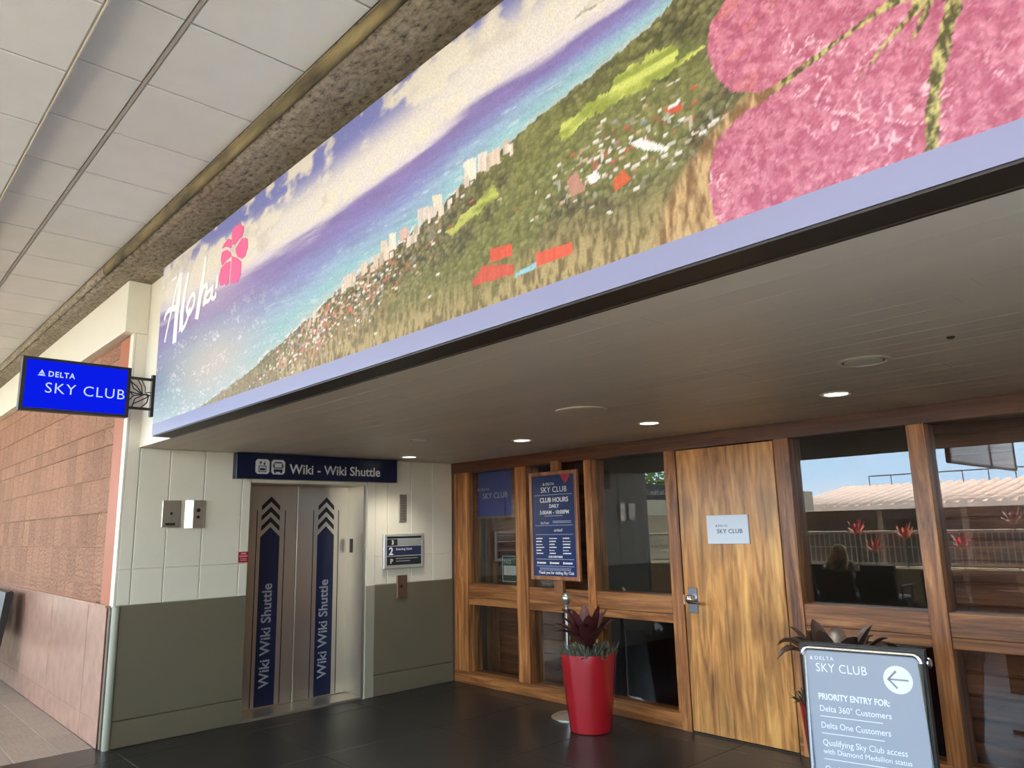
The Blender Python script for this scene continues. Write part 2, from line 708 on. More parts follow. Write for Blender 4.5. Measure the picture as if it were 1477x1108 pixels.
def delta_mark(parent, o, r, u, w, mat, n):
    """small two-piece triangular emblem"""
    p = [(0, 0), (w * 0.5, w * 0.36), (w, 0), (w * 0.5, w * 0.16)]
    q = [(w * 0.5, w * 0.86), (w * 0.93, w * 0.10), (w * 0.5, w * 0.42), (w * 0.07, w * 0.10)]
    MB().prism([(0, 0), (w * .5, w * .30), (w, 0)], o, r, u, n, 0.0012).prism(
        [(w * .12, w * .16), (w * .5, w * .42), (w * .88, w * .16), (w * .5, w * .86)], o, r, u, n, 0.0012).build('emblem', mat, parent)


# ------------------------------------------------------------------ key dimensions (metres)
D = 3.177        # storefront face
GY = 3.255       # glass plane
HS = 2.173       # soffit height
HW = 0.99        # wainscot height
XR = 7.6         # right end of recess
OPEN_Y = -5.3    # open side of the walkway

# ================================================================== STRUCTURE
def S(o, label, cat):
    struct(o, label)
    o['category'] = cat
    return o


# ---- floors
fl = S(box(-0.14, XR, -0.925, D + 0.02, -0.16, -0.004).build('floor', GROUT, org=(0, 0, 0)),
       'dark stone tile floor of the club entrance recess', 'floor')
xs = [0.3 + 0.975 * k for k in range(-1, 9)]
ys = [0.05 + 0.975 * k for k in range(-1, 5)]
for i in range(len(xs) - 1):
    for j in range(len(ys) - 1):
        x0, x1 = max(xs[i], -0.14) + 0.002, min(xs[i + 1], XR) - 0.002
        y0, y1 = ys[j] + 0.002, min(ys[j + 1], D + 0.015) - 0.002
        if x1 - x0 > 0.05 and y1 - y0 > 0.05:
            # keep clear of the wall foot behind x = 0
            if y1 > 0.06 and x0 < 0:
                x0 = 0.006
            MB().bbox(x0, x1, y0, y1, -0.004, 0.0, '+z', 0.0015).build('floor_tile', DARK_TILE, fl)
fw_ = S(box(-14, -0.144, OPEN_Y, 0.0, -0.16, -0.004).box(-0.144, 11, OPEN_Y, -0.929, -0.16, -0.004).build('floor_walkway', PALE_TILE, org=(0, 0, 0)),
        'pale ribbed tile floor of the open air walkway', 'floor')
for i in range(11):
    for j in range(6):
        x1 = -0.146 - 0.56 * i
        y1 = -0.235 + 0.279 - 0.279 * j
        ya, yb = y1 - 0.276, min(y1, -0.034)
        MB().bbox(x1 - 0.556, x1, ya, yb, -0.0038, 0.0, '+z', 0.002).build('floor_tile', PALE_TILE, fw_)

# ---- wall with the elevator (faces +x)
wl_ = S(box(-0.5, -0.012, 0.0, 0.998, -0.12, HS).box(-0.5, -0.012, 2.138, D, -0.12, HS).box(-0.5, -0.40, 0.998, 2.138, -0.12, HS).box(-0.40, -0.012, 0.998, 2.138, -0.12, -0.001).box(-0.5, -0.012, 0.998, 2.138, 1.925, HS)
        .box(-0.5, -0.012, 0.0, 0.5, HS, 3.5).box(-0.5, -0.002, 0.5, D + 0.3, HS, 2.7).build('wall_left', WHITE_WALL, org=(0, 0, 0)),
        'white grooved panel wall with olive wainscot around the steel lift doors', 'wall')
colL, colR = [0.003, 0.10, 0.33, 0.605, 0.92, 0.998], [2.232, 2.375, 2.65, 2.915, 3.172]
for cols in (colL, colR):
    for a, b in zip(cols[:-1], cols[1:]):
        for z0, z1 in ((HW + 0.003, 1.253), (1.2545, HS - 0.002)):
            if a < 0.01 and z1 > 2:
                z1 = 3.078
            MB().bbox(-0.012, 0.0, a + 0.0025, b - 0.0025, z0, z1, '+x', 0.004).build('wall_panel', WHITE_WALL, wl_)
MB().bbox(-0.012, 0.0, 1.0, 2.136, 1.965, HS - 0.002, '+x', 0.003).build('wall_panel', WHITE_WALL, wl_)
for a, b in ((0.035, 0.998), (2.232, 3.172)):
    box(-0.0125, -0.009, a, b, 0.0, HW).build('wainscot_bed', OLIVE, wl_)
    MB().bbox(-0.009, 0.006, a, b, 0.186, HW, '+x', 0.004).build('wainscot_panel', OLIVE, wl_)
    MB().bbox(-0.009, 0.008, a, b, 0.0, 0.180, '+x', 0.004).build('skirting_panel', OLIVE, wl_)
# lift frame
box(-0.02, 0.004, 2.146, 2.23, 0.0, HW).build('jamb_casing', plain('jamb_olive_grey', (150, 145, 128), 0.4), wl_)
box(-0.02, 0.006, 2.146, 2.23, HW, 1.965).build('jamb_casing', WHITE_TRIM, wl_)
box(-0.012, 0.004, 0.998, 2.138, 1.925, 1.962).build('head_casing', WHITE_TRIM, wl_)
# corner bead and its foot
MB().tube([(-0.005, 0.012, 0), (-0.005, 0.012, HW - 0.004)], 0.028, 12).build('corner_bead', plain('pale_bead', (156, 158, 142), 0.35), wl_, smooth=True)
box(-0.088, 0.0, -0.012, 0.002, HW + 0.002, 3.078).build('corner_strip', WHITE_TRIM, wl_)
box(-0.076, -0.034, -0.020, 0.0, 0.002, HW - 0.012).build('corner_filler', plain('brown_filler', (104, 90, 76), 0.7), wl_)

# ---- corridor wall with copper relief tiles (faces -y)
wc = S(box(-14, -0.09, 0.0, 0.25, -0.12, 3.5).build('wall_corridor', COPPER_PLAIN, org=(0, 0, 0)),
       'walkway wall of embossed copper tiles above pink granite slabs', 'wall')
MB().bbox(-0.340, -0.089, -0.012, 0.0, HW, 3.07, '-y', 0.003).build('copper_edge_strip', COPPER_PLAIN, wc)
rows = [(0.998, 1.128), (1.134, 1.416), (1.422, 1.688), (1.694, 1.970), (1.976, 2.232), (2.238, 2.384), (2.390, 2.664),
        (2.670, 2.938), (2.944, 3.068)]
for z0, z1 in rows:
    tile = MB().bbox(-0.137, 0.137, -0.0024, 0.0, z0 - z0 + 0.002, z1 - z0 - 0.002, '-y', 0.0012).mesh('copper_tile', COPPER)
    for k in range(30):
        share('copper_tile', tile, (-0.343 - 0.1475 - 0.295 * k, 0.0, z0), wc)
for z0, z1 in rows:
    MB().bbox(-9.2, -0.345, -0.010, 0.0, z1 - 0.002, z1 + 0.009, '-y', 0.003).build('copper_rail', COPPER, wc)
gx = [-0.078, -0.58, -1.78, -2.98, -4.18, -5.38, -6.58, -7.78, -8.98, -10.2, -14]
box(-14, -0.10, -0.027, 0.0, 0.0, 0.976).build('granite_bed', GRANITE, wc)
for a, b in zip(gx[:-1], gx[1:]):
    for z0, z1 in ((0.004, 0.178), (0.187, 0.975)):
        MB().bbox(b + 0.006, a - 0.006, -0.031, -0.027, z0, z1, '-y', 0.0015).build('granite_slab', GRANITE, wc)
box(-14, -0.10, -0.036, 0.0, 0.976, 0.994).build('granite_cap', GRANITE, wc)

# ---- white boxed header above the copper wall
S(MB().bbox(-14, 0.0, -0.078, 0.088, 3.08, 3.499, '-y', 0.003).build('trim_1', WHITE_TRIM, org=(0, 0, 0)),
  'white boxed header running along the top of the copper wall', 'trim')

# ---- fascia behind the mural, side wall of the recess
S(box(0.0, 11, 0.09, 0.5, HS + 0.03, 3.499).build('wall_fascia', WHITE_TRIM, org=(0, 0, 0)), 'white fascia behind the printed mural panel', 'wall')
S(box(XR, XR + 0.2, 0.09, 7.4, 0, HS).box(XR, 11, 0.0, 0.09, 0, 3.49).build('wall_right', WHITE_WALL, org=(0, 0, 0)),
  'white wall closing the entrance recess opposite the lift', 'wall')

# ---- soffit boards
so = S(box(0.0, XR, 0.095, D + 0.4, HS + 0.012, HS + 0.028).build('ceiling_soffit', SOFFIT_GAP, org=(0, 0, 0)),
       'grey brown painted board soffit over the club entrance', 'ceiling')
box(0.0, 0.69, 0.088, 0.1, HS, HS + 0.03).build('soffit_edge', WHITE_TRIM, so)
box(0.69, XR, 0.088, 0.1, HS, HS + 0.03).build('soffit_edge', DARK_METAL, so)  # same edge coloured dark along the mural, continuing the band under it
nb = 22
bw = (D - 0.102) / nb
for k in range(nb):
    y0 = 0.102 + bw * k
    cuts = [0.004, random.uniform(1.2, 3.4), random.uniform(4.2, 6.6), XR - 0.002]
    for a, b in zip(cuts[:-1], cuts[1:]):
        if b - a > 0.3:
            dz = random.uniform(0, 0.0012)
            g = random.choice((0.0002, 0.0003, 0.0008, 0.0016))
            MB().bbox(a + 0.0004, b - 0.0004, y0 + g, y0 + bw - g * 0.6, HS + dz * 0.5, HS + 0.012, '-z', 0.0005).build('soffit_board', SOFFIT, so)

# ---- concrete beam with stained rounded edge
sec = [(-0.262, 3.63), (-0.262, 3.575), (-0.25, 3.535), (-0.225, 3.508), (-0.19, 3.5), (0.9, 3.5), (0.9, 3.63)]
bm_ = S(MB().prism(sec, (-14, 0, 0), (0, 1, 0), (0, 0, 1), (1, 0, 0), 25).build('concrete_beam', CONCRETE, org=(0, 0, 0)),
        'rough concrete beam running along the top of the mural', 'beam')
EDGE = plain('ochre_stained_concrete', (88, 79, 52), 0.9, 0, 0.9, 10, bump=0.8, bscale=40, stretch=(0.25, 1, 1))
arc = [(-0.246 + 0.024 * math.cos(t), 3.545 + 0.040 * math.sin(t)) for t in [math.radians(a) for a in range(130, 316, 15)]]
arc += [(-0.2, 3.56), (-0.25, 3.6)]
MB().prism(arc, (0.0, 0, 0), (0, 1, 0), (0, 0, 1), (1, 0, 0), 10.9).build('stained_edge', EDGE, bm_, smooth=True)
MB().prism([(y, z + 0.004) for y, z in arc], (-14, 0, 0), (0, 1, 0), (0, 0, 1), (1, 0, 0), 14.0).build('edge_moulding', CONCRETE, bm_, smooth=True)
MB().prism([(-0.24 + (y + 0.24) * 1.14, 3.542 + (z - 3.542) * 1.14) for y, z in arc], (-0.03, 0, 0), (0, 1, 0), (0, 0, 1), (1, 0, 0), 0.05).build('edge_collar', CONCRETE, bm_, smooth=True)

# ---- walkway ceiling: upper strip z = 3.58, lower field z = 3.50
ce = S(box(-14, 11, OPEN_Y, -1.092, 3.506, 3.66).box(-14, 11, -1.092, -0.262, 3.588, 3.66).build('ceiling', CEIL_GRID, org=(0, 0, 0)),
       'suspended walkway ceiling of large white tiles with a step', 'ceiling')
xl = [2.72 + 0.5635 * k for k in range(-24, 14)]
for a, b in zip(xl[:-1], xl[1:]):
    if b < -11 or a > 9:
        continue
    for y0, y1, g0, g1, z in ((-1.088, -0.79, 0.001, 0.012, 3.58), (-0.79, -0.266, 0.012, 0.001, 3.58)):
        MB().bbox(a + 0.0075, b - 0.0075, y0 + g0, y1 - g1, z, z + 0.008, '-z', 0.003).build('ceiling_tile', CEIL_TILE, ce)
    for k in range(4):
        y1 = -1.10 - 1.05 * k
        MB().bbox(a + 0.0075, b - 0.0075, max(y1 - 1.045, OPEN_Y + 0.02), y1 - 0.004, 3.5, 3.506, '-z', 0.003).build('ceiling_tile', CEIL_TILE, ce)
box(-11, 9, -0.797, -0.783, 3.576, 3.588).build('main_tee', CEIL_GRID, ce)
box(-11, 9, -1.096, -1.091, 3.497, 3.588).build('step_trim', WHITE_TRIM, ce)
S(box(-14.2, 11.2, OPEN_Y - 0.02, 8, 3.66, 3.9).box(-14.2, 11.2, OPEN_Y - 0.2, OPEN_Y - 0.02, 3.45, 3.9).build('roof_slab', CONCRETE, org=(0, 0, 0)),
  'concrete roof slab over the walkway and club', 'roof')
S(box(-14.2, -14, OPEN_Y, 0, 0, 3.5).build('wall_end', WHITE_WALL, org=(0, 0, 0)), 'white wall closing the far end of the walkway', 'wall')
S(box(11, 11.2, OPEN_Y, 0, 0, 3.5).build('wall_end', WHITE_WALL, org=(0, 0, 0)), 'white wall closing the near end of the walkway', 'wall')

# ---- timber storefront
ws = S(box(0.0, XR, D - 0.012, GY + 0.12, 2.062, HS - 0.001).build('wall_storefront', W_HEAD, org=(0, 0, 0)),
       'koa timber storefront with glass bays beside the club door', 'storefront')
posts = [(0.006, 0.24), (0.945, 1.11), (1.832, 1.925), (2.682, 2.797), (3.618, 3.732), (4.495, 4.602), (5.37, 5.475), (6.25, 6.355), (7.12, XR)]
for i, (a, b) in enumerate(posts):
    st = 0.026 if i < 7 else 0.03
    base_z = 0.0 if i in (3, 4) else 0.112
    MB().box(a, a + st, D + 0.014, GY + 0.1, base_z, 2.062).box(a + st + 0.004, b, D, GY + 0.1, base_z, 2.062).box(
        a + st, a + st + 0.004, D + 0.03, GY + 0.1, base_z, 2.062).build('post', W_POST, ws)
win = 0
for i in range(len(posts) - 1):
    if i == 3:
        continue
    a, b = posts[i][1], posts[i + 1][0]
    MB().bbox(a, b, D + 0.012, GY + 0.1, 0.818, 0.955, '-y', 0.003).build('mid_rail', W_RAIL, ws)
    MB().bbox(a, b, D + 0.012, GY + 0.1, 0.752, 0.816, '-y', 0.003).build('mid_rail', W_RAIL, ws)
    win += 1
    w = S(empty('window_%d' % win, ((a + b) / 2, GY, 0.112)), 'dark glazed bay number %s of the timber storefront' % ['one', 'two', 'three', 'four', 'five', 'six', 'seven'][win - 1], 'window')
    w['label'] = ['storefront window behind the blue panel and green notice', 'storefront window behind the framed hours board',
                  'dark storefront window between the hours board and the door', 'storefront window beside the door reflecting sky and railing',
                  'storefront window next to the bay beside the door', 'storefront window two bays past the door post', 'last storefront window by the end wall'][win - 1]
    box(a, b, GY, GY + 0.006, 0.955, 2.062).build('pane', GLASS, w)
    box(a, b, GY, GY + 0.006, 0.112, 0.752).build('pane', GLASS, w)
for a, b in ((0.006, 2.797), (3.618, XR)):
    MB().bbox(a, b, D + 0.004, GY + 0.1, 0.0, 0.112, '-y', 0.004).build('base_rail', W_RAIL, ws)

# ---- club door
dr = S(empty('door_1', (3.2, D + 0.02, 0.0)), 'golden figured koa wood door with lever handle', 'door')
MB().bbox(2.803, 3.612, D + 0.006, D + 0.052, 0.010, 2.056, '-y', 0.003).build('slab', W_DOOR, dr)
box(2.80, 3.615, D + 0.0, D + 0.07, 0.0, 0.006).build('threshold', DARK_METAL, dr)
hd = MB().bbox(2.838, 2.918, D - 0.002, D + 0.006, 0.842, 1.022, '-y', 0.002).build('handle_plate', plain('blued_steel', (120, 128, 140), 0.25, 0.9), dr)
MB().lathe([(0.036, 0.0), (0.034, -0.03), (0.024, -0.045), (0.012, -0.05)], (2.868, D - 0.002, 0.94), 16, 'y').build('lock_rose', CHROME, hd, smooth=True)
MB().tube([(2.868, D - 0.042, 0.93), (2.90, D - 0.055, 0.925), (2.96, D - 0.05, 0.918), (2.985, D - 0.045, 0.915)], [0.014, 0.013, 0.011, 0.009], 10).build('lever', CHROME, hd, smooth=True)
box(2.797, 2.806, D - 0.004, D + 0.004, 0.90, 0.97).build('strike_plate', CHROME, dr)

# ---- club interior
DARKW = plain('club_wall_paint', (96, 80, 64), 0.8)
S(box(-0.3, XR + 0.3, GY + 0.12, 7.6, -0.16, -0.002).build('floor_club', plain('club_carpet', (46, 44, 50), 0.9, 0, 0.3, 12), org=(0, 0, 0)), 'dark carpet floor inside the club', 'floor')
S(box(-0.14, XR, 7.2, 7.4, -0.05, 2.65).box(-0.14, 0.004, D + 0.005, 7.2, -0.05, 2.65).build('wall_club', DARKW, org=(0, 0, 0)), 'plain brown back wall inside the club', 'wall')
S(box(-0.14, XR, GY + 0.32, 7.4, 2.6, 2.7).box(0, XR, GY + 0.125, GY + 0.35, HS + 0.03, 2.7).build('ceiling_club', DARKW, org=(0, 0, 0)), 'plain brown ceiling inside the club', 'ceiling')
wi = S(box(0.02, 1.43, 3.74, 3.9, 0, 2.17).box(4.40, XR - 0.01, 3.72, 3.88, 0, 2.17).build('wall_boarded', W_BOARD, org=(0, 0, 0)),
       'horizontal timber board wall seen through the storefront glass', 'wall')
for (xa, xb, yy) in ((0.03, 1.42, 3.74), (4.48, XR - 0.02, 3.72)):
    for k in range(16):
        z0 = 0.01 + 0.135 * k
        MB().bbox(xa, xb, yy - 0.022, yy, z0, z0 + 0.128, '-y', 0.006).build('wall_board', W_BOARD, wi)
box(4.40, 4.475, 3.66, 3.72, 0, 2.17).build('end_post', W_POST, wi)
box(0.03, 0.10, 3.60, 3.717, 0, 2.17).build('end_post', W_POST, wi)

# ================================================================== MURAL
def fnoise(x, z, sc, seed, octs=4):
    rs = np.random.RandomState(seed)
    out = np.zeros_like(x)
    amp, tot = 1.0, 0.0
    for o in range(octs):
        g = rs.rand(256, 256)
        u, v = x * sc * 2 ** o + 31.7 * o, z * sc * 2 ** o + 17.3 * o
        iu, iv = np.floor(u).astype(int), np.floor(v).astype(int)
        fu, fv = u - iu, v - iv
        fu, fv = fu * fu * (3 - 2 * fu), fv * fv * (3 - 2 * fv)
        a = g[iu % 256, iv % 256]
        b = g[(iu + 1) % 256, iv % 256]
        c = g[iu % 256, (iv + 1) % 256]
        d = g[(iu + 1) % 256, (iv + 1) % 256]
        out += amp * ((a * (1 - fu) + b * fu) * (1 - fv) + (c * (1 - fu) + d * fu) * fv)
        tot += amp
        amp *= 0.55
    return out / tot


def cells(x, z, size, seed):
    """jittered cells: distance to the nearest seed and a random value per cell"""
    rs = np.random.RandomState(seed)
    jx, jz, rv = rs.rand(256, 256), rs.rand(256, 256), rs.rand(256, 256)
    u, v = x / size, z / size
    iu, iv = np.floor(u).astype(int), np.floor(v).astype(int)
    best, val, dx_, dz_ = np.full(x.shape, 9.0), np.zeros(x.shape), np.zeros(x.shape), np.zeros(x.shape)
    for a in (-1, 0, 1):
        for b in (-1, 0, 1):
            cu, cv = (iu + a), (iv + b)
            ddx, ddz = u - (cu + jx[cu % 256, cv % 256]), v - (cv + jz[cu % 256, cv % 256])
            d = np.sqrt(ddx ** 2 + ddz ** 2)
            m = d < best
            best, val = np.where(m, d, best), np.where(m, rv[cu % 256, cv % 256], val)
            dx_, dz_ = np.where(m, ddx, dx_), np.where(m, ddz, dz_)
    return best, val, dx_, dz_


def inpoly(x, z, poly):
    r = np.zeros(x.shape, bool)
    k = len(poly)
    for i in range(k):
        (x0, z0), (x1, z1) = poly[i], poly[(i + 1) % k]
        if z0 == z1:
            continue
        c = ((z0 > z) != (z1 > z)) & (x < (x1 - x0) * (z - z0) / (z1 - z0) + x0)
        r ^= c
    return r


def sstep(a, b, v):
    t = np.clip((v - a) / (b - a), 0, 1)
    return t * t * (3 - 2 * t)


def mural_colours(x, z):
    def C(*c):
        return np.array(lin(c)[:3])

    def mix(a, b, t):
        return a * (1 - t[..., None]) + b * t[..., None]
    coast = np.interp(x, [.68, 1.4, 1.65, 2.27, 2.66, 3.0, 3.26, 3.56, 3.75, 3.99, 4.145, 4.44, 4.79, 5.04, 5.11, 5.4, 7.3],
                      [2.25, 2.255, 2.275, 2.366, 2.459, 2.526, 2.598, 2.644, 2.674, 2.724, 2.776, 2.84, 2.91, 2.946, 2.986, 3.06, 3.25])
    coast = coast + 0.022 * (fnoise(x, z * 0, 9, 1, 3) - 0.5) + 0.02 * (fnoise(x, z * 0, 60, 2, 2) - 0.5)
    haze = np.interp(x, [.68, 1.3, 2.1, 3.1, 3.8, 4.2, 7.3], [3.12, 3.07, 3.01, 3.0, 3.03, 3.1, 3.12])
    # sky with clouds
    n1 = fnoise(x * 0.75, z * 2.4 - x * 0.12, 2.4, 3, 5)
    n1b = fnoise(x, z * 1.3, 9, 4, 3)
    top = sstep(0.12, 0.32, (z - haze))
    sky = mix(np.broadcast_to(C(240, 232, 220), x.shape + (3,)), C(124, 130, 190), top)
    cl = sstep(0.50, 0.62, 0.65 * n1 + 0.35 * n1b + 0.10 * (1 - top))
    sky = mix(sky, C(244, 236, 214), cl * 0.92)
    sky = mix(sky, C(206, 196, 190), sstep(0.5, 0.75, fnoise(x, z * 2, 5, 5, 3)) * cl * 0.55)
    # sea
    t = np.clip((haze - z) / np.maximum(haze - coast, 0.05), 0, 1)
    st = fnoise(x * 0.55 + z * 0.6, z * 5.5, 3.0, 6, 5)
    fine = fnoise(x + z, z * 3.0, 26, 7, 2)
    tt = np.clip(t + 0.30 * (st - 0.5), 0, 1)
    sea = mix(np.broadcast_to(C(226, 216, 222), x.shape + (3,)), C(134, 120, 174), sstep(0.0, 0.16, tt))
    sea = mix(sea, C(136, 142, 190), sstep(0.25, 0.5, tt))
    sea = mix(sea, C(150, 176, 198), sstep(0.48, 0.70, tt))
    sea = mix(sea, C(150, 192, 198), sstep(0.70, 0.86, tt))
    sea = mix(sea, C(184, 196, 190), sstep(0.86, 1.0, tt))
    stk = fnoise(x * 0.9 + z * 1.4, z * 9.0, 6, 38, 4)
    sea = sea * (0.80 + 0.32 * stk + 0.08 * fine)[..., None]
    sea = mix(sea, C(232, 232, 230), sstep(0.66, 0.78, fnoise(x * 1.2 + z * 2.0, z * 10.0, 9, 39, 4)) * 0.45 * sstep(0.35, 0.7, tt))
    shallow = np.exp(-((x - 1.5) / 0.95) ** 2) * sstep(2.95, 2.55, z)
    sea = mix(sea, C(184, 198, 194), shallow * 0.8)
    warm = np.exp(-((x - 1.75) / 0.5) ** 2 - ((z - 2.50) / 0.17) ** 2)
    sea = mix(sea, C(212, 196, 182), warm * 0.75)
    pink = np.exp(-((x - 1.75) / 0.5) ** 2 - ((z - 2.93) / 0.10) ** 2)
    sea = mix(sea, C(196, 172, 198), pink * 0.6)
    surf = sstep(0.57, 0.70, 0.5 * fnoise(x * 1.0 + z, z * 4.0, 5, 8, 5) + 0.5 * fnoise(x * 1.5 + z, z * 3.0, 26, 36, 3)) * np.clip(shallow * 1.2, 0, 1)
    sea = mix(sea, C(242, 240, 236), surf * 0.85)
    shore = sstep(0.035, 0.0, z - coast) * sstep(0.55, 0.66, fnoise(x, z * 3, 22, 9, 3)) * (x < 4.2)
    sea = mix(sea, C(240, 238, 232), shore * 0.8)
    col = np.where((z > haze)[..., None], sky, sea)
    bl = sstep(-0.03, 0.04, z - haze)
    col = mix(sea, sky, bl)
    # far shore at the top right
    far = inpoly(x, z, [(4.72, 3.14), (4.95, 3.21), (5.3, 3.25), (7.3, 3.40), (7.3, 3.22), (5.3, 3.12), (5.0, 3.12)])
    fn = fnoise(x, z, 40, 10, 3)
    col = np.where(far[..., None], mix(np.broadcast_to(C(168, 160, 150), x.shape + (3,)), C(232, 222, 200), sstep(0.4, 0.62, fn)), col)
    # land
    land = z < coast
    g1, g2, g3 = fnoise(x, z, 16, 11, 4), fnoise(x, z, 60, 12, 3), fnoise(x, z, 3.0, 13, 3)
    rdg = 1 - np.abs(2 * fnoise(x, z, 30, 33, 2) - 1)
    veg = mix(np.broadcast_to(C(52, 52, 36), x.shape + (3,)), C(130, 128, 84), sstep(0.30, 0.66, g1 * 0.45 + g2 * 0.3 + rdg * 0.25 - 0.02))
    veg = mix(veg, C(52, 50, 34), sstep(0.60, 0.72, fnoise(x, z, 24, 34, 3)) * 0.5)
    for size, seed, k in ((0.040, 51, 0.55), (0.022, 52, 0.60)):
        d1, rv1, ddx1, ddz1 = cells(x, z * 1.25, size, seed)
        tone = mix(np.broadcast_to(C(60, 60, 42), x.shape + (3,)), C(146, 140, 92), rv1)
        tone = tone * np.clip(1.25 - 0.95 * d1 + 0.55 * (ddz1 - 0.5 * ddx1), 0.25, 1.6)[..., None]
        veg = veg * (1 - k) + tone * k
    veg = mix(veg, C(160, 166, 76), sstep(0.55, 0.70, g3) * 0.2)
    tan = np.clip(sstep(2.52, 2.28, z + 0.14 * (g3 - 0.5)) * sstep(2.0, 3.0, x), 0, 1)
    dry = mix(np.broadcast_to(C(126, 106, 66), x.shape + (3,)), C(190, 166, 116), sstep(0.35, 0.65, fnoise(x * 2.2, z * 0.7, 34, 14, 3)))
    veg = mix(veg, dry, tan * 0.85)
    br = sstep(0.0, 0.06, x - np.interp(z, [2.26, 2.36, 2.44, 2.49, 2.53, 2.6], [4.96, 5.0, 5.06, 5.11, 5.17, 5.3]))
    veg = mix(veg, mix(np.broadcast_to(C(132, 98, 62), x.shape + (3,)), C(206, 172, 122), sstep(0.3, 0.7, fnoise(x * 2.6, z * 0.6, 30, 15, 3))), br * (z < 2.62))
    sett = np.exp(-((x - 3.15) / 0.62) ** 2 - ((z - coast + 0.10) / 0.13) ** 2)
    hs_ = 0.7 * fnoise(x, z * 1.2, 62, 16, 2) + 0.3 * fnoise(x, z, 17, 37, 2)
    veg = mix(veg, C(214, 186, 150), sstep(0.52, 0.60, hs_) * np.clip(sett * 0.6, 0, 1))
    veg = mix(veg, C(246, 236, 224), sstep(0.64, 0.70, hs_) * np.clip(sett * 0.6, 0, 1))
    veg = mix(veg, C(206, 120, 96), sstep(0.66, 0.72, fnoise(x, z, 48, 17, 2)) * np.clip(sett * 1.2, 0, 1))
    d2, rv2, ddx2, ddz2 = cells(x, z * 1.3, 0.026, 53)
    hb_ = (np.abs(ddx2) < 0.42) & (np.abs(ddz2) < 0.26)
    hm = np.exp(-((x - 3.2) / 0.55) ** 2 - ((z - coast + 0.10) / 0.11) ** 2) + 0.8 * np.exp(-((x - 4.88) / 0.30) ** 2 - ((z - 2.60) / 0.09) ** 2) + 0.5 * np.exp(-((x - 2.5) / 0.4) ** 2 - ((z - coast + 0.05) / 0.06) ** 2)
    show = hb_ & (rv2 < np.clip(hm, 0, 1) * 0.6)
    pick = (rv2 * 37.0) % 1.0
    hc = np.where((pick < 0.45)[..., None], C(236, 228, 214), np.where((pick < 0.7)[..., None], C(206, 178, 146), np.where((pick < 0.88)[..., None], C(196, 106, 80), C(150, 150, 160))))
    veg = np.where(show[..., None], hc * np.where(ddz2 > 0.02, 1.0, 0.78)[..., None], veg)
    vil = np.exp(-((x - 4.9) / 0.28) ** 2 - ((z - 2.58) / 0.08) ** 2)
    hv = fnoise(x, z, 60, 18, 1)
    veg = mix(veg, C(228, 218, 206), (hv > 0.80) * vil)
    veg = mix(veg, C(176, 104, 82), (hv < 0.16) * vil)
    left = sstep(2.6, 1.9, x)
    veg = mix(veg, mix(np.broadcast_to(C(150, 122, 78), x.shape + (3,)), C(206, 182, 130), g2), left * 0.6)
    col = np.where(land[..., None], veg, col)
    m1 = [(4.634, 2.736), (4.649, 2.799), (4.734, 2.799), (4.827, 2.813), (4.884, 2.842), (4.999, 2.847), (5.05, 2.866), (5.086, 2.828),
          (5.2, 2.776), (5.129, 2.78), (5.043, 2.771), (4.992, 2.752), (4.878, 2.751), (4.755, 2.761), (4.683, 2.735)]
    m2 = [(4.045, 2.619), (4.21, 2.673), (4.333, 2.714), (4.347, 2.667), (4.225, 2.625), (4.078, 2.597)]
    jx, jz = x + 0.09 * (fnoise(x, z, 22, 19, 4) - 0.5), z + 0.05 * (fnoise(x, z, 22, 20, 4) - 0.5)
    for m, k in ((m1, 0.95), (m2, 0.75)):
        ins = inpoly(jx, jz, m)
        col = np.where(ins[..., None], col * (1 - k) + k * mix(np.broadcast_to(C(146, 156, 66), x.shape + (3,)), C(212, 216, 112), sstep(0.3, 0.7, fnoise(x, z * 3, 12, 21, 3))), col)
    col = np.where((land & inpoly(jx, jz, [(4.7, 2.80), (4.95, 2.87), (5.1, 2.92), (5.2, 2.9), (5.2, 2.80), (5.05, 2.875), (4.88, 2.85), (4.8, 2.82)]))[..., None], col * 0.75, col)
